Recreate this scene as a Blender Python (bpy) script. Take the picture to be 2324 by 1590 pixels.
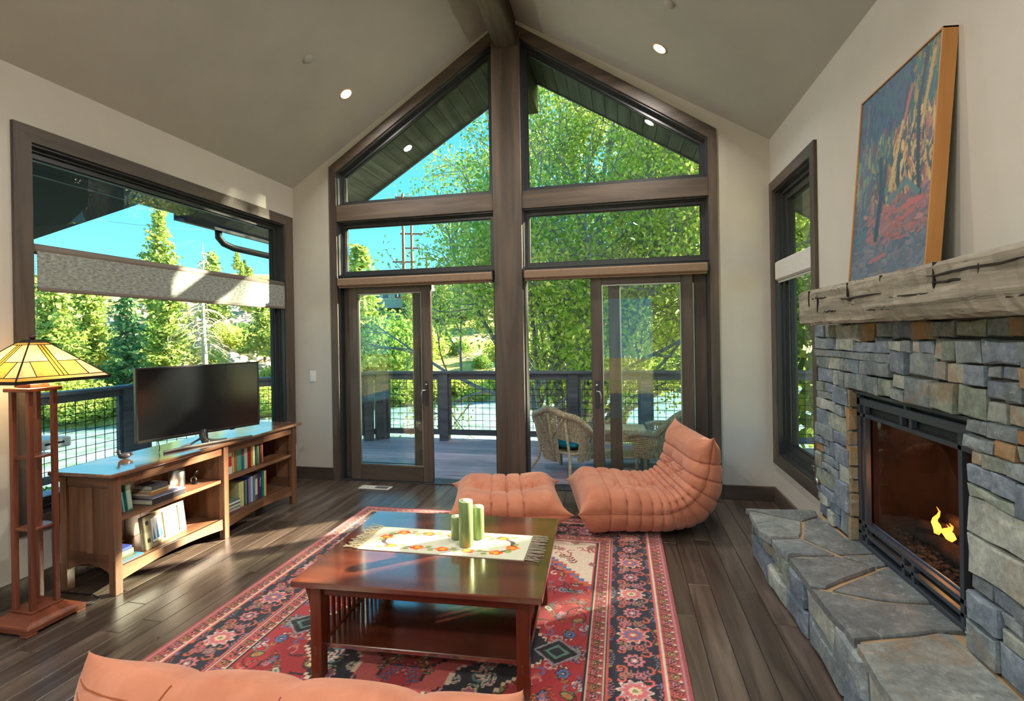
import bpy, bmesh, math, random
import numpy as np
from mathutils import Vector, Matrix
R = math.radians
for o in list(bpy.data.objects): bpy.data.objects.remove(o)
SC = bpy.context.scene
COL = SC.collection

# ------------------------------------------------------------------ camera
FPX, SHY, YAW, ROLL = 1139.8, -33.7, R(-12.14), R(-0.97)
cd = bpy.data.cameras.new('camera'); cam = bpy.data.objects.new('camera', cd); COL.objects.link(cam)
fw = Vector((math.sin(YAW), math.cos(YAW), 0)); rt = Vector((math.cos(YAW), -math.sin(YAW), 0)); up = Vector((0, 0, 1))
r2 = math.cos(ROLL)*rt + math.sin(ROLL)*up; u2 = -math.sin(ROLL)*rt + math.cos(ROLL)*up
m3 = Matrix((r2, u2, -fw)).transposed()
cam.matrix_world = Matrix.Translation((0, 0, 1.5)) @ m3.to_4x4()
cd.sensor_width = 36; cd.lens = FPX*36/2324; cd.shift_y = SHY/2324; cd.clip_end = 1000; cd.clip_start = 0.02
SC.camera = cam

# ------------------------------------------------------------------ world, sun, exposure
W = bpy.data.worlds.new('world'); SC.world = W; W.use_nodes = True
wn = W.node_tree; wn.nodes.clear()
wo = wn.nodes.new('ShaderNodeOutputWorld'); wb = wn.nodes.new('ShaderNodeBackground')
tc = wn.nodes.new('ShaderNodeTexCoord'); sx = wn.nodes.new('ShaderNodeSeparateXYZ'); rp = wn.nodes.new('ShaderNodeValToRGB')
wn.links.new(tc.outputs['Generated'], sx.inputs[0]); wn.links.new(sx.outputs['Z'], rp.inputs[0])
rp.color_ramp.elements[0].position = 0.0; rp.color_ramp.elements[0].color = (0.36, 0.78, 0.94, 1)
rp.color_ramp.elements[1].position = 0.55; rp.color_ramp.elements[1].color = (0.07, 0.44, 0.86, 1)
e = rp.color_ramp.elements.new(0.22); e.color = (0.14, 0.62, 0.92, 1)
wn.links.new(rp.outputs[0], wb.inputs[0]); wb.inputs[1].default_value = 0.85
wn.links.new(wb.outputs[0], wo.inputs[0])
sd = bpy.data.lights.new('sun', 'SUN'); sd.energy = 23.0; sd.angle = R(1.2); sd.color = (1.0, 0.86, 0.62)
sun = bpy.data.objects.new('sun', sd); COL.objects.link(sun)
SUNV = Vector((0.80, 0.60, 0.42)).normalized()
sun.rotation_euler = SUNV.to_track_quat('Z', 'Y').to_euler()
vs = SC.view_settings
vs.view_transform = 'Standard'; vs.look = 'None'; vs.gamma = 1; vs.use_curve_mapping = False; vs.exposure = 1.05
SC.display_settings.display_device = 'sRGB'
SC.cycles.transparent_max_bounces = 16
SC.cycles.max_bounces = 7
SC.cycles.diffuse_bounces = 4
SC.cycles.glossy_bounces = 3
SC.cycles.transmission_bounces = 4
SC.cycles.use_adaptive_sampling = True
SC.cycles.adaptive_threshold = 0.05
SC.cycles.adaptive_min_samples = 12
SC.cycles.use_denoising = True
SC.cycles.sample_clamp_indirect = 6.0

# ------------------------------------------------------------------ helpers
def S(r, g, b):
    f = lambda c: ((c/255+0.055)/1.055)**2.4 if c > 10.3 else c/255/12.92
    return (f(r), f(g), f(b), 1)

class MB:
    def __init__(s): s.v = []; s.f = []
    def add(s, vs, fs):
        n = len(s.v); s.v += [tuple(p) for p in vs]; s.f += [tuple(i+n for i in q) for q in fs]; return s
    def hull(s, vs, fs):
        c = Vector((0, 0, 0))
        for p in vs: c += Vector(p)
        c /= len(vs); out = []
        for q in fs:
            P = [Vector(vs[i]) for i in q]; fc = sum(P, Vector())/len(P)
            nrm = Vector((0, 0, 0))
            for i in range(len(P)): nrm += P[i].cross(P[(i+1) % len(P)])
            out.append(q if nrm.dot(fc-c) > 0 else q[::-1])
        return s.add(vs, out)
    def box(s, x0, x1, y0, y1, z0, z1, c=0.0):
        h = [abs(x1-x0)/2, abs(y1-y0)/2, abs(z1-z0)/2]; m = [(x0+x1)/2, (y0+y1)/2, (z0+z1)/2]
        c = min(c, min(h)*0.9)
        if c <= 0:
            vs = [(x, y, z) for x in (x0, x1) for y in (y0, y1) for z in (z0, z1)]
            return s.hull(vs, [(0, 1, 3, 2), (4, 5, 7, 6), (0, 1, 5, 4), (2, 3, 7, 6), (0, 2, 6, 4), (1, 3, 7, 5)])
        vs = []; idx = {}
        for a in (-1, 1):
            for b in (-1, 1):
                for d in (-1, 1):
                    sg = (a, b, d)
                    for k in range(3):
                        idx[(sg, k)] = len(vs)
                        vs.append(tuple(m[i]+sg[i]*(h[i] if i == k else h[i]-c) for i in range(3)))
        fs = []
        for k in range(3):
            i, j = [q for q in range(3) if q != k]
            for sg in (-1, 1):
                q = []
                for (p, r) in ((-1, -1), (-1, 1), (1, 1), (1, -1)):
                    t = [0, 0, 0]; t[k] = sg; t[i] = p; t[j] = r; q.append(idx[(tuple(t), k)])
                fs.append(tuple(q))
        for k in range(3):
            i, j = [q for q in range(3) if q != k]
            for p in (-1, 1):
                for r in (-1, 1):
                    t0 = [0, 0, 0]; t0[i] = p; t0[j] = r; t1 = list(t0); t0[k] = -1; t1[k] = 1
                    t0 = tuple(t0); t1 = tuple(t1)
                    fs.append((idx[(t0, i)], idx[(t1, i)], idx[(t1, j)], idx[(t0, j)]))
        for a in (-1, 1):
            for b in (-1, 1):
                for d in (-1, 1): fs.append(tuple(idx[((a, b, d), k)] for k in range(3)))
        return s.hull(vs, fs)
    def prism(s, poly, axis, a0, a1):
        ax = 'xyz'.index(axis); n = len(poly)
        def p3(p, a): q = list(p); q.insert(ax, a); return tuple(q)
        ar = sum(poly[i][0]*poly[(i+1) % n][1]-poly[(i+1) % n][0]*poly[i][1] for i in range(n))
        if (ar < 0) != (axis == 'y'): poly = poly[::-1]
        lo, hi = min(a0, a1), max(a0, a1)
        vs = [p3(p, lo) for p in poly]+[p3(p, hi) for p in poly]
        fs = [tuple(range(n))[::-1], tuple(range(n, 2*n))]+[(i, (i+1) % n, n+(i+1) % n, n+i) for i in range(n)]
        return s.add(vs, fs)
    def ring(s, outer, inner, axis, a0, a1):
        n = len(outer)
        for i in range(n):
            s.prism([outer[i], outer[(i+1) % n], inner[(i+1) % n], inner[i]], axis, a0, a1)
        return s
    def tube(s, pts, r, n=8, cap=True):
        pts = [Vector(p) for p in pts]; N = len(pts)
        rr = r if isinstance(r, (list, tuple)) else [r]*N
        base = len(s.v); prev = None
        for i, p in enumerate(pts):
            t = (pts[min(i+1, N-1)]-pts[max(i-1, 0)])
            t = t.normalized() if t.length > 1e-9 else Vector((0, 0, 1))
            if prev is None:
                a = Vector((0, 0, 1)) if abs(t.z) < 0.9 else Vector((1, 0, 0)); u = t.cross(a).normalized()
            else:
                u = (prev-t*prev.dot(t)); u = u.normalized() if u.length > 1e-6 else t.orthogonal().normalized()
            prev = u; w = t.cross(u)
            for k in range(n):
                an = 2*math.pi*k/n; s.v.append(tuple(p+(u*math.cos(an)+w*math.sin(an))*rr[i]))
        for i in range(N-1):
            for k in range(n):
                a = base+i*n+k; b = base+i*n+(k+1) % n; s.f.append((a, b, b+n, a+n))
        if cap:
            s.f.append(tuple(base+k for k in range(n))[::-1]); s.f.append(tuple(base+(N-1)*n+k for k in range(n)))
        return s
    def lathe(s, prof, n=20, c=(0, 0, 0), cap=True):
        base = len(s.v); N = len(prof)
        for (r, z) in prof:
            for k in range(n):
                an = 2*math.pi*k/n; s.v.append((c[0]+r*math.cos(an), c[1]+r*math.sin(an), c[2]+z))
        for i in range(N-1):
            for k in range(n):
                a = base+i*n+k; b = base+i*n+(k+1) % n; s.f.append((a, b, b+n, a+n))
        if cap:
            s.f.append(tuple(base+k for k in range(n))[::-1]); s.f.append(tuple(base+(N-1)*n+k for k in range(n)))
        return s
    def ball(s, c, r, n=14, m=9):
        rr = r if isinstance(r, (list, tuple)) else (r, r, r); base = len(s.v)
        for i in range(m+1):
            th = math.pi*i/m
            for k in range(n):
                an = 2*math.pi*k/n
                s.v.append((c[0]+rr[0]*math.sin(th)*math.cos(an), c[1]+rr[1]*math.sin(th)*math.sin(an), c[2]-rr[2]*math.cos(th)))
        for i in range(m):
            for k in range(n):
                a = base+i*n+k; b = base+i*n+(k+1) % n; s.f.append((a, b, b+n, a+n))
        return s
    def xf(s, fn): s.v = [tuple(fn(Vector(p))) for p in s.v]; return s
    def mesh(s, name):
        me = bpy.data.meshes.new(name); me.from_pydata(s.v, [], s.f); me.validate(); me.update(); return me
    def build(s, name, mat, parent=None, smooth=False):
        return ob(name, s.mesh(name), mat, parent, smooth)

def ob(name, me, mat, parent=None, smooth=False):
    if mat is not None and not me.materials: me.materials.append(mat)
    if smooth:
        me.polygons.foreach_set('use_smooth', [True]*len(me.polygons))
    o = bpy.data.objects.new(name, me); COL.objects.link(o)
    if parent is not None: o.parent = parent
    return o
def npmesh(name, V, F, mat=None, smooth=False):
    me = bpy.data.meshes.new(name); V = np.asarray(V, np.float32); F = np.asarray(F, np.int32); k = F.shape[1]
    me.vertices.add(len(V)); me.vertices.foreach_set('co', V.ravel())
    me.loops.add(F.size); me.loops.foreach_set('vertex_index', F.ravel())
    me.polygons.add(len(F)); me.polygons.foreach_set('loop_start', np.arange(0, F.size, k, dtype=np.int32))
    if smooth: me.polygons.foreach_set('use_smooth', np.ones(len(F), bool))
    me.update(calc_edges=True); me.validate()
    if mat: me.materials.append(mat)
    return me
def tag(o, label=None, cat=None, group=None, kind=None):
    if label: o['label'] = label
    if cat: o['category'] = cat
    if group: o['group'] = group
    if kind: o['kind'] = kind
    return o
def thing(name, label, cat, loc=(0, 0, 0), rz=0.0, group=None, kind=None):
    o = bpy.data.objects.new(name, None); o.empty_display_size = 0.1; COL.objects.link(o)
    o.location = loc; o.rotation_euler = (0, 0, rz)
    return tag(o, label, cat, group, kind)
def struct(o, label): return tag(o, label, None, None, 'structure')
def copy_tree(o, parent=None):
    c = o.copy(); COL.objects.link(c); c.parent = parent
    for ch in [q for q in bpy.data.objects if q.parent == o]: copy_tree(ch, c)
    return c
def inset(poly, d):
    n = len(poly); ar = sum(poly[i][0]*poly[(i+1) % n][1]-poly[(i+1) % n][0]*poly[i][1] for i in range(n)); sg = 1 if ar > 0 else -1
    L = []
    for i in range(n):
        a = Vector(poly[i]); b = Vector(poly[(i+1) % n]); t = (b-a).normalized(); nn = Vector((-t.y, t.x))*sg
        L.append((a+nn*d, t))
    out = []
    for i in range(n):
        p, t = L[i-1]; q, u = L[i]; cr = t.x*u.y-t.y*u.x
        w = q-p; k = (w.x*u.y-w.y*u.x)/cr; r = p+t*k; out.append((r.x, r.y))
    return out

# ------------------------------------------------------------------ materials
def mat(name, col=(0.5, 0.5, 0.5, 1), rough=0.6, metal=0.0, spec=0.5, coat=0.0, sheen=0.0, emit=None, es=0.0):
    m = bpy.data.materials.new(name); m.use_nodes = True; b = m.node_tree.nodes['Principled BSDF']
    b.inputs['Base Color'].default_value = col; b.inputs['Roughness'].default_value = rough; b.inputs['Metallic'].default_value = metal
    b.inputs['Specular IOR Level'].default_value = spec; b.inputs['Coat Weight'].default_value = coat; b.inputs['Sheen Weight'].default_value = sheen
    if coat: b.inputs['Coat Roughness'].default_value = 0.1
    if emit: b.inputs['Emission Color'].default_value = emit; b.inputs['Emission Strength'].default_value = es
    return m
def nd(m, t, **kw):
    n = m.node_tree.nodes.new(t)
    for k, v in kw.items():
        if hasattr(n, k): setattr(n, k, v)
        else: n.inputs[k].default_value = v
    return n
def lk(m, a, b): m.node_tree.links.new(a, b)
def coords(m, scale=(1, 1, 1), rnd=True, kind='Object'):
    t = nd(m, 'ShaderNodeTexCoord'); mp = nd(m, 'ShaderNodeMapping'); mp.inputs['Scale'].default_value = scale
    if rnd:
        oi = nd(m, 'ShaderNodeObjectInfo'); ml = nd(m, 'ShaderNodeMath', operation='MULTIPLY'); ml.inputs[1].default_value = 37.0
        lk(m, oi.outputs['Random'], ml.inputs[0]); ad = nd(m, 'ShaderNodeVectorMath', operation='ADD')
        lk(m, t.outputs[kind], ad.inputs[0]); lk(m, ml.outputs[0], ad.inputs[1]); lk(m, ad.outputs[0], mp.inputs[0])
    else: lk(m, t.outputs[kind], mp.inputs[0])
    return mp.outputs[0]
def ramp(m, fac, stops):
    r = nd(m, 'ShaderNodeValToRGB'); el = r.color_ramp.elements
    el[0].position, el[0].color = stops[0]; el[1].position, el[1].color = stops[-1]
    for p, c in stops[1:-1]: q = el.new(p); q.color = c
    lk(m, fac, r.inputs[0]); return r.outputs[0]
def noise(m, vec, scale=5, detail=4, rough=0.55, dist=0.0):
    n = nd(m, 'ShaderNodeTexNoise'); n.inputs['Scale'].default_value = scale; n.inputs['Detail'].default_value = detail
    n.inputs['Roughness'].default_value = rough; n.inputs['Distortion'].default_value = dist; lk(m, vec, n.inputs['Vector']); return n.outputs['Fac']
def bump(m, fac, strength=0.2, dist=0.01):
    b = nd(m, 'ShaderNodeBump'); b.inputs['Strength'].default_value = strength; b.inputs['Distance'].default_value = dist
    lk(m, fac, b.inputs['Height']); lk(m, b.outputs[0], m.node_tree.nodes['Principled BSDF'].inputs['Normal'])
def base(m, out): lk(m, out, m.node_tree.nodes['Principled BSDF'].inputs['Base Color'])
def mixc(m, fac, a, b, mode='MIX'):
    n = nd(m, 'ShaderNodeMix', data_type='RGBA', blend_type=mode)
    if isinstance(fac, float): n.inputs[0].default_value = fac
    else: lk(m, fac, n.inputs[0])
    for i, q in ((6, a), (7, b)):
        if isinstance(q, tuple): n.inputs[i].default_value = q
        else: lk(m, q, n.inputs[i])
    return n.outputs[2]
def wood(name, dark, mid, light, axis='z', rough=0.45, grain=9.0, bmp=0.12, per=0.35, coat=0.0, spec=0.5):
    m = mat(name, mid, rough, coat=coat, spec=spec)
    s = [grain, grain, grain]; s['xyz'.index(axis)] = grain*0.07
    v = coords(m, tuple(s)); f = noise(m, v, 1.6, 6, 0.6, 0.6)
    c = ramp(m, f, [(0.28, dark), (0.5, mid), (0.72, light)])
    if per:
        oi = nd(m, 'ShaderNodeObjectInfo'); hs = nd(m, 'ShaderNodeHueSaturation')
        mr = nd(m, 'ShaderNodeMapRange'); mr.inputs[3].default_value = 1-per; mr.inputs[4].default_value = 1+per
        lk(m, oi.outputs['Random'], mr.inputs[0]); lk(m, mr.outputs[0], hs.inputs['Value']); lk(m, c, hs.inputs['Color']); c = hs.outputs[0]
    base(m, c)
    f2 = noise(m, v, 7, 3, 0.6, 0.2); bump(m, f2, bmp, 0.004)
    return m
def plain(name, c1, c2, rough=0.6, scale=6, bmp=0.0, bs=60, **kw):
    m = mat(name, c1, rough, **kw); v = coords(m, (1, 1, 1)); base(m, ramp(m, noise(m, v, scale, 4), [(0.3, c1), (0.7, c2)]))
    if bmp: bump(m, noise(m, v, bs, 3), bmp, 0.004)
    return m
def glassmat(name, tint=(0.93, 0.97, 0.96, 1), ior=1.5, rough=0.0):
    m = bpy.data.materials.new(name); m.use_nodes = True; nt = m.node_tree; nt.nodes.clear()
    o = nt.nodes.new('ShaderNodeOutputMaterial'); t = nt.nodes.new('ShaderNodeBsdfTransparent'); g = nt.nodes.new('ShaderNodeBsdfGlossy')
    f = nt.nodes.new('ShaderNodeFresnel'); mx = nt.nodes.new('ShaderNodeMixShader'); t.inputs[0].default_value = tint
    g.inputs['Roughness'].default_value = rough; g.inputs[0].default_value = (1, 1, 1, 1); f.inputs[0].default_value = ior
    ge = nt.nodes.new('ShaderNodeNewGeometry'); ml = nt.nodes.new('ShaderNodeMath'); ml.operation = 'MULTIPLY_ADD'; ml.inputs[1].default_value = -1; ml.inputs[2].default_value = 1
    nt.links.new(ge.outputs['Backfacing'], ml.inputs[0]); m2 = nt.nodes.new('ShaderNodeMath'); m2.operation = 'MULTIPLY'; nt.links.new(ml.outputs[0], m2.inputs[0]); nt.links.new(f.outputs[0], m2.inputs[1])
    nt.links.new(m2.outputs[0], mx.inputs[0]); nt.links.new(t.outputs[0], mx.inputs[1]); nt.links.new(g.outputs[0], mx.inputs[2]); nt.links.new(mx.outputs[0], o.inputs[0])
    return m
# ------------------------------------------------------------------ shared materials
M_wall = plain('wall_paint', S(192, 187, 178), S(186, 181, 172), 0.85, 3, 0.05, 180)
M_ceil = plain('ceiling_paint', S(172, 171, 163), S(166, 165, 157), 0.9, 3, 0.05, 180)
M_trimz = wood('stained_trim_upright', S(54, 46, 40), S(80, 68, 59), S(100, 86, 75), 'z', 0.5, 7, 0.1, 0.06)
M_trimx = wood('stained_trim_across', S(54, 46, 40), S(80, 68, 59), S(100, 86, 75), 'x', 0.5, 7, 0.1, 0.06)
M_trimy = wood('stained_trim_along', S(54, 46, 40), S(78, 67, 59), S(98, 84, 74), 'y', 0.5, 7, 0.1, 0.06)
M_frame = mat('dark_window_frame', S(48, 50, 52), 0.35)
M_seal = mat('black_rubber_seal', S(16, 17, 18), 0.5)
M_glass = glassmat('clear_glass')
M_white = mat('white_plastic', S(222, 220, 214), 0.4)
M_plank = wood('dark_oak_plank', S(46, 37, 32), S(78, 66, 58), S(104, 91, 81), 'y', 0.30, 10, 0.22, 0.30, 0, 0.8)
M_sub = mat('subfloor', S(34, 30, 28), 0.8)
M_brush = mat('brushed_metal', S(190, 188, 184), 0.3, 1.0)
M_black = mat('black_metal', S(40, 43, 48), 0.45, 0.3)
XL, XR, DY = -3.44, 1.32, 4.82
XA, ZA, EL, ER = -1.05, 4.64, 3.13, 3.19
def ceil_z(x): return ZA-(XA-x)*(ZA-EL)/(XA-XL) if x < XA else ZA-(x-XA)*(ZA-ER)/(XR-XA)
YB = -3.2

# ------------------------------------------------------------------ floor
fl = MB().box(XL-0.15, XR+0.3, YB, DY+0.16, -0.08, -0.006).build('floor', M_sub); struct(fl, 'dark brown hardwood plank floor of the living room')
rng = random.Random(4)
PW = 0.127
nx = int((XR-XL)/PW)+1
for i in range(nx):
    x0 = XL+i*PW; x1 = min(x0+PW, XR); y = -1.2-rng.random()*1.2
    while y < DY:
        L = rng.choice((0.7, 0.95, 1.3, 1.6, 1.9)); y1 = min(y+L, DY)
        if y1 > -0.4 and y1-y > 0.05:
            b = MB().box(x0+0.0012, x1-0.0012, y+0.0012, y1-0.0012, -0.006, 0, 0.0015)
            o = b.build('plank', M_plank, fl)
        y = y1
MB().box(XL, XR, YB, -0.4, -0.006, -0.001).build('floor_behind', M_plank, fl)

# ------------------------------------------------------------------ walls
TH = 0.15
# gable wall: pieces round the great window
OL, OR_ = -2.95, 0.84                       # rough opening
def slope_z(x, off=0.0): return 4.60-0.662*abs(x+1.052)+off
wb_ = MB()
wb_.prism([(XL, 0), (OL, 0), (OL, slope_z(OL, -0.03)), (OL, ceil_z(OL)+0.1), (XL, ceil_z(XL)+0.1)], 'y', DY, DY+TH)
wb_.prism([(OR_, 0), (XR, 0), (XR, ceil_z(XR)+0.1), (OR_, ceil_z(OR_)+0.1), (OR_, slope_z(OR_, -0.03))], 'y', DY, DY+TH)
wb_.prism([(OL, slope_z(OL, -0.03)), (XA, slope_z(XA, -0.03)), (XA, ZA+0.1), (OL, ceil_z(OL)+0.1)], 'y', DY, DY+TH)
wb_.prism([(OR_, slope_z(OR_, -0.03)), (OR_, ceil_z(OR_)+0.1), (XA, ZA+0.1), (XA, slope_z(XA, -0.03))], 'y', DY, DY+TH)
struct(wb_.build('wall_back', M_wall), 'cream gable end wall around the great window')
# left wall with picture window opening
WL0, WL1, WLB, WLT = 2.31, 4.70, 0.45, 2.72
wl = MB()
wl.box(XL-TH, XL, YB, WL0, 0, EL+0.12); wl.box(XL-TH, XL, WL1, DY+TH, 0, EL+0.12)
wl.box(XL-TH, XL, WL0, WL1, 0, WLB); wl.box(XL-TH, XL, WL0, WL1, WLT, EL+0.12)
struct(wl.build('wall_left', M_wall), 'cream side wall with the wide picture window')
WR0, WR1, WRB, WRT = 3.86, 4.72, 0.43, 2.72
FY0, FY1, FZ0, FZ1 = 2.18, 3.17, 0.31, 1.17   # firebox hole
wr = MB()
wr.box(XR, XR+TH, FY1, WR0, 0, ER+0.12); wr.box(XR, XR+TH, YB, FY0, 0, ER+0.12); wr.box(XR, XR+TH, WR1, DY+TH, 0, ER+0.12)
wr.box(XR, XR+TH, FY0, FY1, FZ1, ER+0.12); wr.box(XR, XR+TH, FY0, FY1, 0, FZ0)
wr.box(XR, XR+TH, WR0, WR1, 0, WRB); wr.box(XR, XR+TH, WR0, WR1, WRT, ER+0.12)
struct(wr.build('wall_right', M_wall), 'cream side wall behind the stone fireplace')
# rear wall of the house; unglazed opening added to let fill skylight in
wq = MB()
wq.prism([(XL, 0), (-2.9, 0), (-2.9, ceil_z(-2.9)+0.1), (XL, EL+0.1)], 'y', YB-TH, YB)
wq.prism([(0.8, 0), (XR, 0), (XR, ER+0.1), (0.8, ceil_z(0.8)+0.1)], 'y', YB-TH, YB)
wq.prism([(-2.9, 2.4), (0.8, 2.4), (0.8, ceil_z(0.8)+0.1), (XA, ZA+0.1), (-2.9, ceil_z(-2.9)+0.1)], 'y', YB-TH, YB)
struct(wq.build('wall_rear', M_wall), 'cream wall behind the camera with a wide open gap added for sky light')
# ceiling
cl = MB()
cl.prism([(XL-TH, ceil_z(XL)-0.095), (XA, ZA), (XA, ZA+0.1), (XL-TH, ceil_z(XL)+0.02)], 'y', YB-TH, DY+0.02)
cl.prism([(XA, ZA), (XR+TH, ceil_z(XR)-0.09), (XR+TH, ceil_z(XR)+0.02), (XA, ZA+0.1)], 'y', YB-TH, DY+0.02)
struct(cl.build('ceiling', M_ceil), 'grey vaulted ceiling')
bm_ = MB().box(-1.15, -0.945, YB, DY-0.03, 4.31, 4.62, 0.012)
M_beam = wood('ridge_beam_wood', S(50, 44, 36), S(82, 72, 58), S(106, 95, 78), 'y', 0.6, 6, 0.2, 0)
struct(bm_.build('ridge_beam', M_beam), 'dark stained timber ridge beam under the ceiling')
# baseboards
for nm, a in (('baseboard_back', [(XL, -2.985, DY-0.016, DY), (0.875, XR, DY-0.016, DY)]), ):
    q = MB()
    for x0, x1, y0, y1 in a: q.box(x0, x1, y0, y1, 0, 0.13, 0.004)
    struct(q.build(nm, M_trimx), 'dark wood baseboard under the gable wall')
struct(MB().box(XL, XL+0.016, YB, DY-0.016, 0, 0.13, 0.004).build('baseboard_left', M_trimy), 'dark wood baseboard under the picture window')
struct(MB().box(XR-0.016, XR, 3.66, DY-0.016, 0, 0.13, 0.004).build('baseboard_right', M_trimy), 'dark wood baseboard beside the hearth')

# ------------------------------------------------------------------ gable window casing and post
FY = DY-0.022
outer = [(-2.992, 0.0), (-2.992, slope_z(-2.992)), (-1.052, 4.60), (0.875, slope_z(0.875)), (0.875, 0.0)]
inner = [(-2.91, 0.0), (-2.91, slope_z(-2.91, -0.115)), (-1.052, 4.485), (0.80, slope_z(0.80, -0.115)), (0.80, 0.0)]
cas = thing('trim_1', 'dark stained wood casing framing the gable window wall', None, kind='structure')
for i, nm in ((0, 'casing_upright'), (1, 'casing_rake'), (2, 'casing_rake'), (3, 'casing_upright')):
    q = MB().prism([outer[i], outer[i+1], inner[i+1], inner[i]], 'y', FY, DY+TH)
    q.build(nm, M_trimz if nm[-1] == 't' else M_trimx, cas)
P1, P2 = -1.198, -0.914
struct(MB().box(P1, P2, FY-0.012, DY+TH+0.02, 0, 4.47, 0.006).build('timber_post', M_trimz), 'thick dark timber post between the sliding doors')
ZT, ZU = 2.902, 2.732
for x0, x1, n in ((-2.91, P1, 2), (P2, 0.80, 3)):
    struct(MB().box(x0, x1, FY, DY+TH, ZU, ZT, 0.004).build('trim_%d' % n, M_trimx), 'dark wood transom bar %s of the timber post' % ('left' if n == 2 else 'right'))

def window(name, poly, axis, a_in, sgn, label, w1=0.035, w2=0.04, gm=None, depth=0.14):
    """stepped frame: jamb liner, sash, seal, pane. a_in = room side, sgn = direction to outside"""
    t = thing(name, label, None, kind='structure')
    p1 = inset(poly, 0.012); p2 = inset(poly, w1); p3 = inset(poly, w1+w2); p4 = inset(poly, w1+w2+0.008)
    MB().ring(poly, p1, axis, a_in+sgn*0.0, a_in+sgn*depth).build('jamb_liner', M_frame, t)
    MB().ring(p1, p2, axis, a_in+sgn*0.045, a_in+sgn*depth).build('window_frame', M_frame, t)
    MB().ring(p2, p3, axis, a_in+sgn*0.07, a_in+sgn*(depth-0.01)).build('sash', M_frame, t)
    MB().ring(p3, p4, axis, a_in+sgn*0.082, a_in+sgn*(depth-0.03)).build('seal', M_seal, t)
    MB().prism(p3, axis, a_in+sgn*0.098, a_in+sgn*0.104).build('pane', gm or M_glass, t)
    return t
A = DY-0.0
xb, xc = -2.91, 0.80
window('window_1', [(xb, ZT), (P1, ZT), (P1, slope_z(P1, -0.115)), (xb, slope_z(xb, -0.115))], 'y', A, 1, 'sloped upper pane left of the timber post under the gable', 0.022, 0.03)
window('window_2', [(P2, ZT), (xc, ZT), (xc, slope_z(xc, -0.115)), (P2, slope_z(P2, -0.115))], 'y', A, 1, 'sloped upper pane right of the timber post under the gable', 0.022, 0.03)
HD = 2.155
window('window_3', [(xb, HD), (P1, HD), (P1, ZU), (xb, ZU)], 'y', A, 1, 'low wide transom pane above the open left sliding door', 0.022, 0.03)
window('window_4', [(P2, HD), (xc, HD), (xc, ZU), (P2, ZU)], 'y', A, 1, 'low wide transom pane above the open right sliding door', 0.022, 0.03)
for x0, x1, n in ((xb, P1, 4), (P2, xc, 5)):
    struct(MB().box(x0, x1, DY+0.01, DY+TH, 2.06, HD, 0.003).build('trim_%d' % n, M_frame), 'dark head rail behind the roller blind %s of the post' % ('left' if n == 4 else 'right'))

# ------------------------------------------------------------------ sliding doors
def leaf(t, x0, x1, y0, y1, z0, z1, sw=0.105, bot=0.16, top=0.085, nm=''):
    MB().box(x0, x0+sw, y0, y1, z0, z1, 0.004).build('stile', M_trimz, t)
    MB().box(x1-sw, x1, y0, y1, z0, z1, 0.004).build('stile', M_trimz, t)
    MB().box(x0+sw, x1-sw, y0, y1, z1-top, z1, 0.003).build('top_rail', M_trimx, t)
    MB().box(x0+sw, x1-sw, y0, y1, z0, z0+bot, 0.003).build('bottom_rail', M_trimx, t)
    ym = (y0+y1)/2
    r0 = [(x0+sw, z0+bot), (x1-sw, z0+bot), (x1-sw, z1-top), (x0+sw, z1-top)]
    MB().ring(r0, inset(r0, 0.007), 'y', ym-0.012, ym+0.012).build('glazing_bead', M_brush, t)
    MB().box(x0+sw, x1-sw, ym-0.003, ym+0.003, z0+bot, z1-top).build('pane', M_glass, t)
def handle(t, x, y, z, s):
    MB().box(x-0.018, x+0.018, y-0.008, y, z-0.13, z+0.13, 0.003).build('handle_plate', M_frame, t)
    h = MB().tube([(x, y-0.005, z+0.03), (x, y-0.035, z+0.03), (x+s*0.03, y-0.045, z+0.028), (x+s*0.038, y-0.046, z-0.01), (x+s*0.036, y-0.044, z-0.10)], [0.009, 0.009, 0.009, 0.008, 0.006], 8)
    h.build('door_handle', M_brush, t, True)
    MB().tube([(x, y-0.004, z+0.085), (x, y-0.02, z+0.085)], 0.012, 10).build('lock_turn', M_brush, t, True)
for n, (x0, x1, s0, s1, f0, f1, hx, hs, side) in enumerate(((xb, P1, -2.80, -1.885, -2.895, -2.0, -1.94, -1, 'left'), (P2, xc, -0.268, 0.655, -0.105, 0.785, -0.222, 1, 'right')), 1):
    d = thing('door_%d' % n, 'dark framed sliding glass door slid open %s of the timber post' % side, None, kind='structure')
    MB().box(x0, x1, DY, DY+TH+0.03, -0.012, 0.012, 0.003).build('threshold', M_frame, d)
    for q0, q1 in ((x0, x0+0.018), (x1-0.018, x1)):
        MB().box(q0, q1, DY+0.005, DY+TH, 0.012, 2.06, 0.002).build('door_jamb', M_frame, d)
    MB().box(x0+0.018, x1-0.018, DY+0.06, DY+0.068, 2.035, 2.06).build('head_track', M_seal, d)
    leaf(d, s0, s1, DY+0.012, DY+0.057, 0.014, 2.05)
    leaf(d, f0, f1, DY+0.082, DY+0.127, 0.014, 2.05, 0.11)
    handle(d, hx, DY+0.012, 0.93, hs)

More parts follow.
